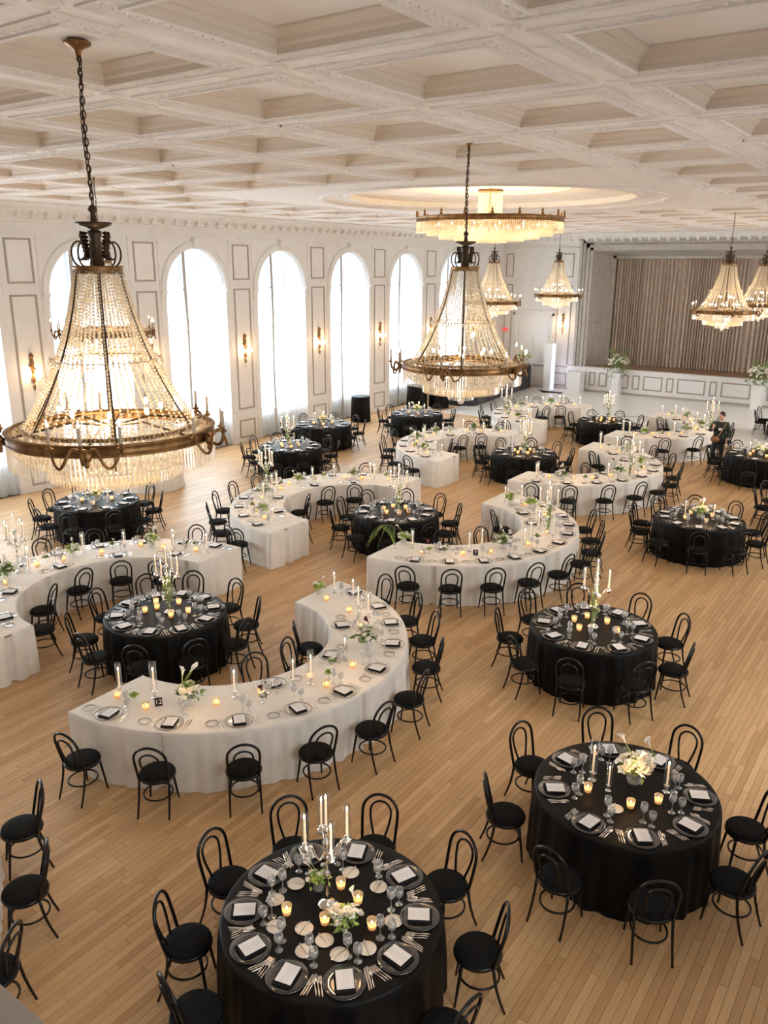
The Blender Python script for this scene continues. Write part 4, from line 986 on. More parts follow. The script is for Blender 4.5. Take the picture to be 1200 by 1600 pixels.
rounds = [
 (-3.52, 4.30, 'nearest black round table', [-180, -144, -112, -79, -44, -7, 30, 68, 110, 146], 0),
 (-2.10, 7.30, 'lower right black round table', [167, -146, -99, -59, -16, 27, 80, 123], 0),
 (-3.85, 10.88, 'black round table right of middle', [-159, -119, -81, -40, 0, 43, 80, 122, 159], 1),
 (-9.38, 7.58, 'black round table at left middle', [-131, -96, -59, -24, 13, 49, 85, 119, 152, -171], 1),
 (-9.56, 14.09, 'black round table at photo centre', [-137, -100, -64, -28, 8, 44, 80, 116, 152, -173], 1),
 (-4.08, 17.44, 'black round table upper right', [-150, -112, -76, -38, -2, 34, 72, 108, 146, -180], 1),
 (-15.46, 10.82, 'black table under left chandelier', [-130, -95, -60, -22, 14, 50, 86, 122, 158, -166], 2),
 (-15.85, 17.79, 'blue-sheened black table near windows', [-140, -104, -68, -32, 4, 40, 76, 112, 148, -176], 2),
 (-17.29, 21.09, 'black table before small cocktail table', [-125, -85, -45, -5, 35, 75, 115, 160, -160], 2),
 (-15.90, 24.71, 'black table left of centre chandelier', [-150, -110, -70, -30, 10, 50, 90, 130, 170], 2),
 (-9.92, 21.10, 'black table behind the centre', [-150, -112, -76, -38, -2, 34, 72, 108, 146, -180], 2),
 (-9.88, 27.36, 'black table nearest the stage', [-150, -110, -70, -30, 10, 50, 90, 130, 170], 2),
 (-4.35, 24.75, 'black table beside standing person', [-165, -128, -90, -50, 130, 165], 2),
 (-2.20, 20.6, 'black table cut by right edge', [-165, -128, 158, 120, -92], 2),
 (-4.6, 32.2, 'black table by right flower pedestal', [-165, -115, 165, 115], 3),
]
for ti, (cx, cy, nm, angs, lod) in enumerate(rounds):
    t = thing('draped_table', nm+' with floor-length black cloth', 'table', (cx, cy, .03 if ti == 14 else 0), rnd.random()*6)
    ob('tablecloth', RC[ti % 4], t); ob('tabletop', TOPM, t)
    for l in LEGM: ob('leg', l, t)
    used = {}
    for a in angs:
        A = radians(a); ck = clock(cx, cy, A)
        if ck in used: ck = ck  # same clock word: refine
        used[ck] = used.get(ck, 0)+1
        pl = ck+' o\'clock'+(' (further round)' if used[ck] > 1 else '')
        rr_ = 1.192+rnd.uniform(-.006, .02); da = rnd.uniform(-.025, .025); fa = A+pi+rnd.uniform(-.09, .09)
        c = chair(cx+rr_*cos(A+da), cy+rr_*sin(A+da), fa, 'black bentwood chair at %s side, %s' % (pl, nm), 'bentwood chairs round the '+nm)
        if ti == 14: c.location.z = .03
        elif False: pass
        setting(cx, cy, A, .915, False, lod, pl+' place', nm, nm)
cnt = [0]
def around(fn, pts, what, nm, grp):
    """label each decor piece by where it stands on its table"""
    for k, p in enumerate(pts): fn(p, k, what, nm, grp)
def vots(cx, cy, pts, nm):
    used = {}
    for k, (x, y) in enumerate(pts):
        ck = clock(cx, cy, atan2(y-cy, x-cx)); used[ck] = used.get(ck, 0)+1; e = ['', ' second one', ' third one'][used[ck]-1]
        votive(x, y, 'glowing amber votive candle%s, %s o\'clock of centre, %s' % (e, ck, nm), 'votive candles on the '+nm)
def R_(ti): return rounds[ti][0], rounds[ti][1], rounds[ti][2]
x, y, nm = R_(0)
candelabra(-3.60, 4.34, 'tall five-light silver candelabra with glass shades, nearest black round table', .9)
vots(x, y, [(-3.80, 4.06), (-3.62, 4.55), (-3.40, 4.50), (-3.48, 4.16), (-3.14, 4.34)], nm)
flowers(-3.76, 4.42, 'small vase of white tulips left of the nearest candelabra', 'table flowers', .8, 7, 3)
flowers(-3.31, 4.20, 'white and lime flower bowl right of the nearest candelabra', 'table flowers', 1.0, 22, 1, vase=VB)
used = {}
for k, (px_, py_) in enumerate([(-3.96, 4.36), (-3.98, 4.12), (-3.78, 3.90), (-3.58, 4.02), (-3.43, 3.85), (-3.37, 4.02), (-3.19, 3.98), (-3.05, 4.15), (-3.04, 4.50), (-3.36, 4.74), (-3.66, 4.74)]):
    b_ = thing('bread_plate', 'cream bread plate, number %s clockwise by position, nearest black round table' % ORD[k] if False else 'cream bread plate with butter knife, %s counted anticlockwise from the left, nearest table' % ORD[k], 'plate', (px_, py_, TZ), rnd.random()*3, 'cream bread plates on the nearest table')
    ob('plate_body', WM['bread'], b_); kk = ob('butter_knife', WM['bknife'], b_)
x, y, nm = R_(1)
for (a, b), s, w_ in zip([(-2.45, 7.28), (-2.25, 7.20), (-1.76, 7.52)], (1.15, .8, 1.0), ('tallest', 'shorter', 'right-hand')): hurricane(a, b, '%s glass-cylinder candle on the lower right black round table' % w_, 'hurricane candles on the lower right table', s)
vots(x, y, [(-2.41, 7.06), (-1.97, 7.06), (-1.77, 7.29)], nm)
flowers(-2.08, 7.48, 'large low white and green bouquet, lower right black round table', 'table flowers', 1.45, 40, 3)
bb = thing('bread_plate', 'single cream bread plate near the middle of the lower right black table', 'plate', (-2.08, 6.95, TZ), .4); ob('plate_body', WM['bread'], bb); ob('butter_knife', WM['bknife'], bb)
for ti, (a, b), vs_ in ((2, (-3.86, 10.90), [(-4.16, 10.91), (-3.98, 10.66), (-4.05, 11.14), (-3.73, 11.12), (-3.5, 10.9)]), (3, (-9.34, 7.62), [(-9.63, 7.39), (-9.76, 7.71), (-9.58, 7.58), (-9.46, 7.91), (-9.17, 7.50), (-9.08, 7.76)]), (4, (-9.50, 14.10), None), (10, (-9.9, 21.1), None), (7, (-15.75, 17.6), None), (11, (-9.72, 27.15), None)):
    x, y, nm = R_(ti)
    candelabra(a, b, 'silver candelabra wound with greenery, '+nm, rnd.random(), True)
    if vs_ is None: vs_ = [(x+.28*cos(k*1.05+.3), y+.28*sin(k*1.05+.3)) for k in range(6)]
    vots(x, y, vs_, nm)
for ti in (5, 6, 8, 9, 12, 13, 14):
    x, y, nm = R_(ti)
    flowers(x, y, 'low white and green bouquet, '+nm, 'table flowers', 1.25, 22, 3)
    hurricane(x-.28, y-.08, 'left glass-cylinder candle, '+nm, 'hurricane candles on round tables', 1.0); hurricane(x+.26, y+.1, 'right glass-cylinder candle, '+nm, 'hurricane candles on round tables', .9)
    vots(x, y, [(x+.32*cos(k*1.5+.9), y+.32*sin(k*1.5+.9)) for k in range(4)], nm)
for ti, (cx, cy, nm, angs, lod) in enumerate(rounds):
    if ti < 14: point('candle_glow', (cx+.12, cy-.1, 1.32 if ti in (0, 2, 3, 4, 10, 7, 11) else 1.15), 2.2, (1, .58, .26), .05)
# crescents
def crescent_cloth(r0, r1, a0, a1, seed):
    rg = random.Random(seed); mb = MB(); n = 64
    path = []
    for i in range(n+1): a = a0+(a1-a0)*i/n; path.append((r1*cos(a), r1*sin(a), cos(a), sin(a)))
    for i in range(1, 10): t = i/10; r = r1+(r0-r1)*t; path.append((r*cos(a1), r*sin(a1), -sin(a1), cos(a1)))
    for i in range(n*3//4+1): a = a1+(a0-a1)*i/(n*3//4); path.append((r0*cos(a), r0*sin(a), -cos(a), -sin(a)))
    for i in range(1, 10): t = i/10; r = r0+(r1-r0)*t; path.append((r*cos(a0), r*sin(a0), sin(a0), -cos(a0)))
    # resample finely
    dense = []; L = len(path)
    for i in range(L):
        p, q = path[i], path[(i+1) % L]
        for k in range(6):
            t = k/6; dense.append(tuple(p[j]+(q[j]-p[j])*t for j in range(4)))
    N_ = len(dense); s = 0; fo = []
    p1, p2 = rg.random()*6, rg.random()*6
    for i in range(N_):
        p = dense[i-1]; q = dense[i]; s += hypot(q[0]-p[0], q[1]-p[1])
        en = .35+.65*(.5+.5*sin(s*.9+p2))**2; f = (.55*sin(s*21+p1+2.2*sin(s*1.3))+.30*sin(s*37+p2+sin(s*2.7)))*en+.35*sin(s*5.2+p2)
        if abs((s % 2.6)-1.3) < .05: f -= 2.2
        fo.append(f)
    rows_ = [(.762, 0, -.012), (.760, 0, -.003), (.752, .06, .003), (.70, .35, .008), (.5, .65, .014), (.25, .85, .020), (.10, 1, .024), (.004, 1.1, .028)]
    for z, k, off in rows_:
        for i, d_ in enumerate(dense): o_ = off+fo[i]*.038*k; mb.v.append((d_[0]+d_[2]*o_, d_[1]+d_[3]*o_, z))
    for j in range(len(rows_)-1):
        for i in range(N_): i2 = (i+1) % N_; mb.f.append((j*N_+i, (j+1)*N_+i, (j+1)*N_+i2, j*N_+i2))
    # top: grid between arcs
    n2 = 48; base_ = len(mb.v)
    e = .012
    for i in range(n2+1):
        ang = a0+(a1-a0)*i/n2; da = e/2*(1 if i == 0 else -1 if i == n2 else 0)
        for j in range(7):
            r = r0+e+(r1-r0-2*e)*j/6; mb.v.append((r*cos(ang+da), r*sin(ang+da), .762+(.0015*sin(i*1.7)*sin(j*2.1) if 0 < j < 6 else 0)))
    for i in range(n2):
        for j in range(6): a = base_+i*7+j; mb.f.append((a, a+1, a+8, a+7))
    return mb.mesh('tablecloth', M['whitecloth'], True)
def crescent_top(r0, r1, a0, a1):
    mb = MB(); n = 24
    for i in range(n+1):
        a = a0+(a1-a0)*i/n
        for r, z in ((r0+.05, .72), (r1-.05, .72), (r1-.05, .745), (r0+.05, .745)): mb.v.append((r*cos(a), r*sin(a), z))
    for i in range(n):
        for k in range(4): k2 = (k+1) % 4; mb.f.append((i*4+k, i*4+k2, i*4+4+k2, i*4+4+k))
    mb.f += [(0, 3, 2, 1), (n*4, n*4+1, n*4+2, n*4+3)]; return mb.mesh('tabletop', M['stagewood'])
# name, cx, cy, r0, r1, facing (0: bulges to +x, 1: bulges to -x), outer guest angles, inner guest angles (bulge-relative), lod
cres = [
 ('front white crescent', -8.05, 7.55, 1.49, 2.60, 0, [-79, -60, -41, -24, -8, 9.5, 28, 45, 60, 77], [-24, 12, 46], 1, '12'),
 ('middle white crescent', -8.38, 14.16, 1.60, 2.74, 0, [-71, -57, -43, -29, -15, 0, 14, 28, 42, 60], [-60, -19, 28, 51], 2, '7'),
 ('upper right white crescent', -8.85, 20.82, 1.70, 2.84, 0, [-76, -60, -44, -28, -12, 4, 20, 38, 56], [-62, -25, 30, 55], 2, '6'),
 ('white crescent by person', -8.95, 27.5, 1.6, 2.7, 0, [-74, -54, -34, -16, 4, 24, 44], [-60, -20, 30, 55], 3, None),
 ('lower left white crescent', -8.0, .95, 1.49, 2.60, 0, [32, 50, 69], [], 1, None),
 ('far left white crescent', -10.6, 7.75, 1.62, 2.68, 1, [-80, -62, -44, -26, -8, 10, 28, 46, 64, 80], [-72, -38, 2, 35, 68], 2, None),
 ('left centre white crescent', -10.7, 14.12, 1.60, 2.75, 1, [-76, -60, -44, -28, -12, 4, 22, 40, 58, 76], [-60, -24, 20, 52], 2, None),
 ('white crescent before bar', -11.3, 21.30, 1.5, 2.62, 1, [-76, -58, -40, -22, -4, 14, 32, 52, 72], [-58, -20, 22, 55], 2, '9'),
 ('rear left white crescent', -11.5, 27.7, 1.5, 2.6, 1, [-74, -54, -34, -14, 6, 26, 46, 66], [-55, -15, 25, 58], 3, None),
]
TD = {'front white crescent': None}
def deco(cx, cy, r, a): return (cx+r*cos(a), cy+r*sin(a))
def num_sign(x, y, txt, nm, face):
    t = thing('table_number', 'small black sign reading %s in white, %s' % (txt, nm), 'sign', (x, y, TZ), face, 'table number signs')
    ob('board', MB().box(-.045, .045, -.004, .004, 0, .11).mesh('board', M['black']), t)
    cu = bpy.data.curves.new('txt', 'FONT'); cu.body = txt; cu.size = .085; cu.align_x = 'CENTER'; cu.align_y = 'CENTER'; cu.extrude = .0015
    tmp = bpy.data.objects.new('tmp', cu); COL.objects.link(tmp)
    me = bpy.data.meshes.new_from_object(tmp.evaluated_get(bpy.context.evaluated_depsgraph_get())); bpy.data.objects.remove(tmp)
    me.materials.clear(); me.materials.append(M['petalw'])
    ob('numerals', me, t, (0, -.0055, .055), rot=(pi/2, 0, 0))
for ci, (nm, cx, cy, r0, r1, fl_, outs, ins, lod, num) in enumerate(cres):
    sg = 1 if fl_ == 0 else -1
    def W(a): return radians(a) if fl_ == 0 else pi-radians(a)
    t = thing('draped_table', nm+' table under floor-length ivory cloth', 'table', (cx, cy, 0))
    a0, a1 = (-pi/2, pi/2) if fl_ == 0 else (pi/2, 3*pi/2)
    ob('tablecloth', crescent_cloth(r0, r1, a0, a1, ci), t); ob('tabletop', crescent_top(r0, r1, a0, a1), t)
    for a in (a0+.3, a0+1.0, (a0+a1)/2, a1-1.0, a1-.3): ob('leg', LEGM[0], t, ((r0+r1)/2*cos(a)+.5, (r0+r1)/2*sin(a)+.5, 0))
    for kind, lst, rch, redge, side in (('outer', outs, r1+.275, r1, 1), ('inner', ins, r0-.285, r0, -1)):
        for k, a in enumerate(lst):
            A = W(a); pl = '%s %s place from near end' % (ORD[k], kind)
            if ci == 4: pl = '%s %s place from bottom' % (ORD[k], kind)
            fa = A+(pi if side == 1 else 0)+rnd.uniform(-.09, .09)
            rc = rch+rnd.uniform(-.003, .02)*side
            chair(cx+rc*cos(A), cy+rc*sin(A), fa, 'black bentwood chair, %s %s from near end, %s' % (ORD[k], kind, nm), 'bentwood chairs at the '+nm)
            setting(cx, cy, A, redge, True, lod, pl, nm, nm, side)
    # decor
    if ci == 0:
        hur = [(-7.92, 5.60), (-7.46, 5.76), (-6.67, 6.34), (-6.30, 7.00), (-6.14, 7.16), (-6.2, 7.94), (-6.75, 9.23), (-7.77, 9.69), (-7.41, 9.72), (-7.05, 9.38)]
        fls = [(-6.98, 5.89, 1.3, 14, 4), (-6.14, 8.35, 1.45, 20, 2), (-7.95, 9.52, .9, 8, 1)]
        buds = [(-7.58, 5.55), (-6.30, 6.45), (-6.02, 7.38), (-6.18, 7.66)]
        vt = [(-7.84, 5.50), (-7.33, 5.52), (-6.72, 6.08), (-6.46, 6.58), (-6.24, 7.26), (-5.92, 7.20), (-5.97, 7.81), (-7.11, 9.22), (-6.60, 8.85), (-7.68, 9.38)]
        numl = (-7.27, 5.66)
    elif ci == 1:
        hur = [(-7.96, 12.29), (-6.99, 12.74), (-6.92, 13.10), (-6.34, 13.73), (-6.34, 13.99), (-8.02, 16.20), (-7.64, 16.25), (-6.60, 14.95), (-6.42, 15.07), (-6.35, 14.85), (-6.5, 14.7)]
        fls = [(-6.55, 13.25, 1.3, 12, 4), (-8.24, 12.42, 1.0, 10, 2), (-7.80, 16.05, 1.2, 12, 2), (-7.30, 16.0, 1.2, 14, 1)]
        buds = [(-7.3, 12.35), (-7.54, 12.20), (-6.24, 14.08)]
        vt = [deco(cx, cy, (r0+r1)/2, radians(a)) for a in (-70, -50, -36, -12, 10, 42, 66)]
        numl = (-6.79, 12.62)
    else:
        rm = (r0+r1)/2; rg = random.Random(ci)
        hur = [deco(cx, cy, rm+rg.uniform(-.12, .12), W(a+rg.uniform(-3, 3))) for a in (-80, -75, -34, -12, -8, 22, 40, 62, 66, 80)]
        fls = [(*deco(cx, cy, rm, W(a)), s_, n_, c_) for a, s_, n_, c_ in ((-62, 1.1, 12, 2), (-22, 1.3, 16, 3), (14, 1.1, 12, 1), (52, 1.2, 14, 3))]
        buds = [deco(cx, cy, rm+.1, W(a)) for a in (-48, 2, 33, 73)]
        vt = [deco(cx, cy, rm+rg.uniform(-.12, .12), W(a)) for a in (-70, -54, -42, -28, -4, 8, 27, 46, 58, 76)]
        numl = deco(cx, cy, rm, W(-40))
        if ci == 4:
            hur, fls, buds, vt = [deco(cx, cy, rm, W(a)) for a in (50, 72)], [(*deco(cx, cy, rm, W(61)), 1.2, 14, 2)], [], []
    srt = lambda L: sorted(L, key=lambda p: hypot(p[0], p[1]))
    for k, (a, b) in enumerate(srt(hur)): hurricane(a, b, 'glass-cylinder taper candle, %s nearest viewer, %s' % (ORD[k], nm), 'hurricane candles on the '+nm, rnd.uniform(.85, 1.2))
    for k, (a, b, s_, n_, c_) in enumerate(srt(fls)): flowers(a, b, 'white and green bouquet, %s nearest the camera, %s' % (ORD[k], nm), 'flower bouquets on the '+nm, s_, n_, c_, dark=1 if k == 1 else 0)
    for k, (a, b) in enumerate(srt(buds)): bud(a, b, 'small bud vase, %s nearest the camera, %s' % (ORD[k], nm), 'bud vases on the '+nm, k == 0, ci*9+k)
    for k, (a, b) in enumerate(srt(vt)): votive(a, b, 'glowing votive candle, %s nearest the camera, %s' % (ORD[k], nm), 'votive candles on the '+nm)
    if num: num_sign(numl[0], numl[1], num, nm, atan2(numl[1], numl[0])-pi/2)
    CP = {2: (-6.50, 20.12), 3: (-6.50, 27.83), 5: (-12.75, 7.25), 8: (-13.2, 26.4)}
    if ci in CP: candelabra(*CP[ci], 'silver candelabra with glass shades, '+nm, .4, ci not in (5,))
    if ci == 1: candelabra(-6.28, 14.62, 'silver candelabra wound with blossoms, '+nm, .2, True)
    if ci == 6: candelabra(-13.12, 13.85, 'silver candelabra wound with blossoms, '+nm, .2, True)
    for a in (-55, 0, 55):
        if ci == 4 and a < 50: continue
        p = deco(cx, cy, (r0+r1)/2+.25, W(a)); point('candle_glow', (p[0], p[1], 1.22), 1.6, (1, .60, .30), .05)
gpl = MB()
for k in range(11):
    a = 2.2+k*.23; L_ = .35+.03*(k % 5); gpl.tube([(0, 0, .05), (.10*cos(a), .10*sin(a), .28), (.25*cos(a)*L_/.4, .25*sin(a)*L_/.4, .38+.01*k), (.42*cos(a)*L_/.4, .42*sin(a)*L_/.4, .26), (.50*cos(a)*L_/.4, .50*sin(a)*L_/.4, .10)], .0025, 4)
gp_ = thing('grass_plume', 'arching green grass blades in vase at the left end of middle white crescent', 'plant', (-8.22, 12.08, TZ), 0)
ob('vase', VB, gp_); ob('grass_blades', gpl.mesh('grass_blades', M['leaf'], True), gp_)
# ------------------------------------------------------------------ back corner: bar, cocktail tables, pillar, pedestals
def cocktail(x, y, R, H, label, ma, nf=16):
    mb = MB(); n = 72
    for j, (r, z, k) in enumerate([(0, H, 0), (.9, H, 0), (.99, H-.004, 0), (1, H-.02, 0), (1.01, H*.6, .6), (1.03, H*.25, 1), (1.05, .004, 1.2)]):
        for i in range(n): a = 2*pi*i/n; q = R*r+.018*k*sin(nf*a+sin(3*a)); mb.v.append((q*cos(a), q*sin(a), z))
    for j in range(6):
        for i in range(n): i2 = (i+1) % n; mb.f.append((j*n+i, (j+1)*n+i, (j+1)*n+i2, j*n+i2))
    t = thing('cocktail_table', label, 'table', (x, y, 0)); ob('tablecloth', mb.mesh('tablecloth', ma, True), t)
cocktail(-19.05, 25.55, .36, .98, 'small round cocktail table in black cloth between the windows', M['blackcloth'])
cocktail(-18.9, 29.35, .42, 1.0, 'wide black-clothed cocktail table left of the bar', M['blackcloth'])
cocktail(-18.3, 30.15, .40, 1.0, 'second black-clothed cocktail table closest to the bar', M['blackcloth'])
cocktail(-17.75, 14.25, .80, .95, 'round table in white pleated cloth behind the nearest chandelier', M['whitecloth'], 26)
br = thing('bar_counter', 'long black bar counter running back towards the doors', 'bar', (0, 0, 0))
poly = [(-19.2, 31.25), (-18.6, 31.0), (-17.6, 30.9), (-17.1, 31.15), (-17.75, 38.0), (-18.4, 38.0), (-18.0, 31.9), (-19.2, 32.1)]
bm_ = MB(); n = len(poly); bm_.add([(x, y, 0) for x, y in poly]+[(x, y, 1.08) for x, y in poly], [(i, (i+1) % n, n+(i+1) % n, n+i) for i in range(n)]+[tuple(range(n, 2*n))])
ob('bar_body', bm_.mesh('bar_body', M['bar']), br)
bt_ = MB(); bt_.add([(x, y, 1.08) for x, y in poly]+[(x, y, 1.13) for x, y in poly], [(i, (i+1) % n, n+(i+1) % n, n+i) for i in range(n)]+[tuple(range(n, 2*n)), tuple(range(n-1, -1, -1))]); ob('bar_top', bt_.mesh('bar_top', M['black']), br)
for k in range(5):
    y0_ = 31.3+k*1.34; x0_ = -17.1-.65*(y0_-31.15)/6.85; x1_ = -17.1-.65*(y0_+1.28-31.15)/6.85
    pm_ = MB().add([(x0_+.005, y0_, .06), (x1_+.005, y0_+1.28, .06), (x1_+.005, y0_+1.28, 1.0), (x0_+.005, y0_, 1.0), (x0_+.03, y0_, .06), (x1_+.03, y0_+1.28, .06), (x1_+.03, y0_+1.28, 1.0), (x0_+.03, y0_, 1.0)], [(4, 5, 6, 7), (0, 1, 5, 4), (1, 2, 6, 5), (2, 3, 7, 6), (3, 0, 4, 7)])
    ob('front_panel', pm_.mesh('front_panel', M['bar']), br)
flowers(-18.0, 37.6, 'tall loose greenery with white flowers at the far end of the bar', 'large arrangements', 3.0, 18, 2, z=1.13)
lp = thing('light_pillar', 'slim white pillar with glowing violet-white edge beside the doors', 'pillar', (-16.75, 38.0, .03))
ob('pillar_body', MB().box(-.22, .16, -.2, .2, 0, 2.2).mesh('pillar_body', M['white']), lp); ob('light_strip', MB().box(.16, .19, -.2, .2, 0, 2.2).mesh('light_strip', M['lightcol']), lp)
ob('crystal_vase', MB().lathe([(.05, 2.2), (.07, 2.25), (.04, 2.35), (.08, 2.5), (.05, 2.6), (.03, 2.6)], 10).mesh('crystal_vase', M['crysw'], True), lp)
point('pillar_glow', (-16.25, 38.0, 1.1), 3, (.78, .78, 1), .3)
cbm = MB()
for k in range(5): cbm.tube([(-16.9+.12*k, 37.2-.15*k, .045), (-16.2+.1*k, 37.0+.1*sin(k), .045), (-15.6, 37.1-.1*k, .045)], .02, 5)
tag(ob('cable', cbm.mesh('cable', M['black'])), 'tangle of black cables on the floor by the glowing pillar', 'cable')
for x, y, lb in ((-13.35, 38.0, 'left'), (-7.05, 37.6, 'right')):
    p = thing('pedestal', 'white pedestal before the stage, %s one, carrying a bouquet' % lb, 'pedestal', (x, y, .03)); ob('pedestal_body', MB().box(-.2, .2, -.2, .2, .04, 1.0).mesh('pedestal_body', M['white']), p)
    ob('pedestal_cap', MB().box(-.24, .24, -.24, .24, 1.0, 1.05).mesh('pedestal_cap', M['white']), p); ob('pedestal_base', MB().box(-.23, .23, -.23, .23, 0, .04).mesh('pedestal_base', M['white']), p)
    rg = random.Random(int(x*10)); t = thing('flower_arrangement', 'huge white rose and trailing green bouquet on the %s pedestal' % lb, 'flowers', (x, y, 1.08), 0, 'pedestal bouquets')
    ob('vase', MB().lathe([(.08, 0), (.13, .05), (.15, .18), (.12, .24), (.11, .24), (.13, .18), (0, .03)], 16).mesh('vase', M['white'], True), t)
    g = MB()
    def pfx():
        a = rg.random()*6.28; r = abs(rg.gauss(0, .25)); return (r*cos(a)*1.2, r*sin(a), .42+rg.gauss(0, .2)-r*.5)
    leaf_cluster(g, rg, 260, pfx, .12, .2)
    for k in range(9):
        a = rg.random()*6.28; g.tube([(0, 0, .2), (.2*cos(a), .2*sin(a), .6), (.45*cos(a), .45*sin(a), rg.uniform(.7, 1.2))], .008, 4)
        for i in range(6): t_ = .4+.1*i; leaf_cluster(g, rg, 3, lambda: (.45*t_*cos(a), .45*t_*sin(a), .2+.9*t_), .10, .3)
    tag(ob('foliage', g.mesh('foliage', M['leafd']), t), kind='stuff')
    for k in range(60):
        a = rg.random()*6.28; r = sqrt(rg.random())*.50; ob('blossom', BL[0], t, (r*cos(a), r*sin(a), .30+.42*sqrt(max(0, 1-(r/.52)**2))+rg.uniform(-.1, .08)), rot=(1.1*r*-sin(a)*2, 1.1*r*cos(a)*2, a), scale=rg.uniform(2.0, 3.2))
ex = thing('exit_sign', 'tiny red exit sign on the wall left of the doors', 'sign', (-19.55, YB, 2.75)); ob('sign_box', MB().box(-.13, .13, -.06, 0, -.08, .08).mesh('sign_box', mat('red_sign', (.6, .05, .05), .4, emit=(1, .1, .1), estr=.4)), ex)
# ------------------------------------------------------------------ person
skin = mat('skin', (.62, .38, .28), .55); hair_m = mat('dark_brown_hair', (.03, .018, .012), .6)
coat_m = noise_mix(mat('dark_olive_coat', rough=.85), (.020, .026, .018), (.034, .040, .028), 12, 3); trou = mat('black_trousers', (.010, .011, .013), .8); shoe_m = mat('blush_trainers', (.62, .45, .38), .6)
def skinned(name, verts, edges, radii, ma, parent, sub=1):
    me = bpy.data.meshes.new(name); me.from_pydata(verts, edges, []); me.materials.append(ma); o = ob(name, me, parent)
    md = o.modifiers.new('skin', 'SKIN'); md.use_smooth_shade = True
    for v, r in zip(me.skin_vertices[0].data, radii): v.radius = (r, r) if not isinstance(r, tuple) else r
    me.skin_vertices[0].data[0].use_root = True
    s = o.modifiers.new('sub', 'SUBSURF'); s.levels = sub; s.render_levels = sub
    return o
# local frame: person faces -Y, x right (viewer's right when facing camera)
per = thing('person', 'person standing in dark olive coat and black trousers, one hand raised, looking left', 'person', (-5.70, 25.62, 0), radians(12))
bv = [(0, 0, .92), (0, .01, 1.12), (0, .0, 1.33), (0, -.01, 1.42), (0, -.025, 1.50),      # pelvis, waist, chest, neck base, neck top
      (.17, .0, 1.37), (.24, .03, 1.12), (.20, -.06, .90),                                 # right-side arm hanging
      (-.17, .0, 1.37), (-.27, -.04, 1.14), (-.20, -.22, 1.27),                            # raised arm
      (.09, 0, .88), (.10, -.05, .48), (.11, .0, .07), (-.09, 0, .88), (-.13, -.12, .50), (-.16, -.10, .07)]
be = [(0, 1), (1, 2), (2, 3), (3, 4), (2, 5), (5, 6), (6, 7), (2, 8), (8, 9), (9, 10), (0, 11), (11, 12), (12, 13), (0, 14), (14, 15), (15, 16)]
brd = [(.16, .11), (.145, .10), (.17, .11), .06, .055, .055, .042, .030, .055, .042, .030, .085, .058, .040, .085, .058, .040]
skinned('body', bv, be, brd, skin, per)
skinned('coat', [(0, .01, 1.08), (0, .01, 1.22), (0, .0, 1.36), (.18, .0, 1.385), (.255, .03, 1.12), (.21, -.05, .94), (-.18, .0, 1.385), (-.285, -.04, 1.14), (-.215, -.20, 1.25), (0, .03, .90), (0, .03, .70)], [(0, 1), (1, 2), (2, 3), (3, 4), (4, 5), (2, 6), (6, 7), (7, 8), (0, 9), (9, 10)],
        [(.19, .14), (.185, .135), (.17, .12), .075, .062, .05, .075, .062, .05, (.205, .15), (.22, .16)], coat_m, per)
skinned('trousers', [(0, 0, .92), (.095, 0, .86), (.10, -.05, .48), (.11, 0, .12), (-.095, 0, .86), (-.13, -.12, .50), (-.16, -.10, .12)], [(0, 1), (1, 2), (2, 3), (0, 4), (4, 5), (5, 6)], [(.17, .12), .10, .072, .058, .10, .072, .058], trou, per)
for x, y in ((.11, 0), (-.16, -.10)):
    sm = MB(); sm.blob((x, y-.05, .04), .045, .13, .04, 10, 6); ob('shoe', sm.mesh('shoe', shoe_m, True), per)
hd = MB(); n_, m_ = 18, 14
for j in range(m_+1):
    t = pi*j/m_
    for i in range(n_):
        a = 2*pi*i/n_; r = sin(t); xx, yy, zz = .074*r*cos(a), .092*r*sin(a), .115*cos(t)
        if zz < -.02: xx *= 1-.25*(-zz-.02)/.1; yy *= 1-.15*(-zz-.02)/.1
        hd.v.append((xx, yy, zz))
for j in range(m_):
    for i in range(n_): i2 = (i+1) % n_; hd.f.append((j*n_+i, (j+1)*n_+i, (j+1)*n_+i2, j*n_+i2))
hd.add([(0, -.085, .015), (-.014, -.088, -.022), (.014, -.088, -.022), (0, -.115, -.020), (0, -.09, -.032)], [(0, 1, 3), (0, 3, 2), (1, 4, 3), (3, 4, 2)])
for s in (-1, 1): hd.blob((s*.076, .0, -.01), .010, .018, .028, 6, 5)
head = ob('head', hd.mesh('head', skin, True), per, (0, -.03, 1.60), rot=(.15, 0, -.7))
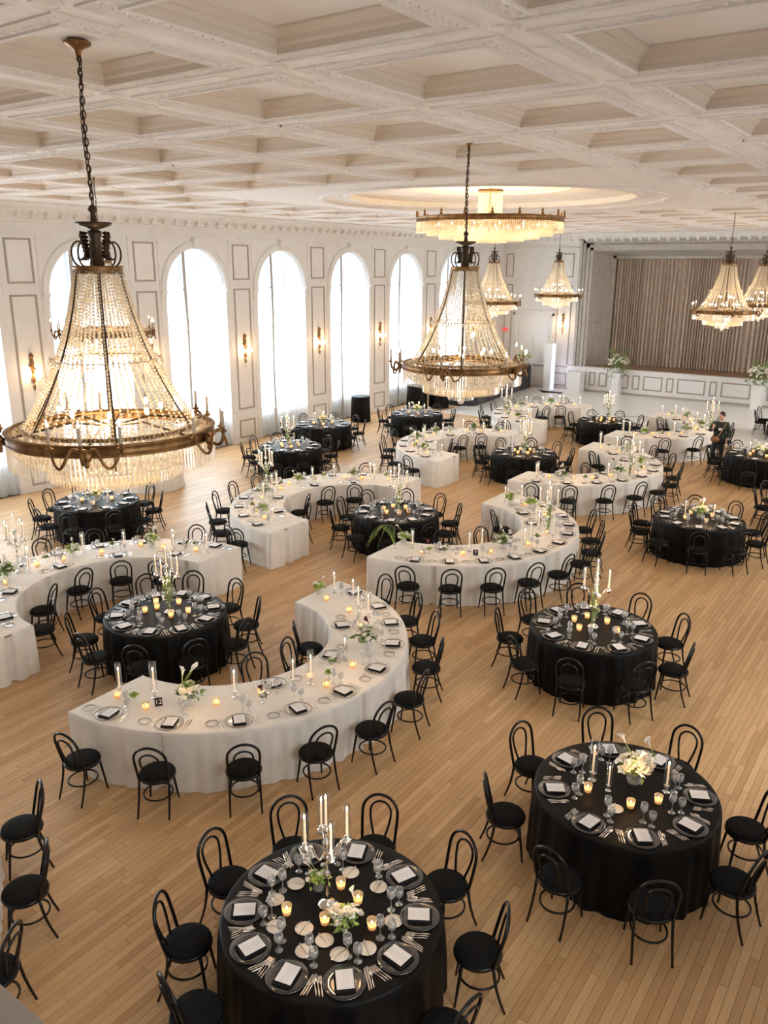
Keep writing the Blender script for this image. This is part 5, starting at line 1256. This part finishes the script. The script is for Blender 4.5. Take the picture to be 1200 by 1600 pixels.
for s in (-1, 1): ob('eye', MB().blob((s*.028, -.083, .012), .010, .007, .006, 6, 4).mesh('eye', mat('eye_dark', (.03, .02, .02), .3), True), head)
ob('mouth', MB().blob((0, -.086, -.055), .020, .006, .005, 8, 4).mesh('mouth', mat('lips', (.42, .16, .14), .5), True), head)
hm = MB(); 
hm.blob((0, .018, .035), .084, .098, .098, 14, 10)
hair = ob('hair', hm.mesh('hair', hair_m, True), head, (0, .012, .012))
def hand(parent, loc, rot, s=1):
    v = [(0, 0, 0), (0, 0, -.05), (0, 0, -.085)]; e = [(0, 1), (1, 2)]; r = [.022, (.035, .016), (.034, .014)]
    for k, (dx, L) in enumerate(((-.030, .060), (-.010, .072), (.010, .068), (.030, .052))):
        b = len(v); v += [(dx, 0, -.09), (dx*1.1, -.012, -.09-L*.5), (dx*1.1, -.035, -.09-L*.85)]; e += [(2, b), (b, b+1), (b+1, b+2)]; r += [.0095, .009, .007]
    b = len(v); v += [(.040, -.008, -.040), (.055, -.025, -.075)]; e += [(1, b), (b, b+1)]; r += [.011, .009]
    o = skinned('hand', v, e, r, skin, parent); o.location = loc; o.rotation_euler = rot; o.scale = (s,)*3
hand(per, (.20, -.06, .91), (0, 0, 1.4)); hand(per, (-.20, -.23, 1.27), (pi-.5, .2, 0))
ob('shirt_emblem', MB().box(-.045, .045, -.165, -.160, 1.20, 1.27).mesh('shirt_emblem', M['petalw']), per)
bg_ = thing('crossbody_bag', 'brown rounded crossbody bag hanging at the standing person\'s hip', 'bag', (-5.70, 25.62, 0), radians(12))
ob('bag_body', MB().blob((-.12, -.21, .93), .13, .05, .085, 14, 8).mesh('bag_body', mat('tan_leather', (.30, .13, .045), .45), True), bg_)
ob('strap', MB().tube([(-.05, -.20, 1.0), (.06, -.17, 1.2), (.13, -.10, 1.38), (.12, .02, 1.45), (.0, .15, 1.25), (-.15, .10, 1.02), (-.21, -.12, .98)], .010, 5).mesh('strap', mat('tan_strap', (.38, .20, .09), .5)), bg_)
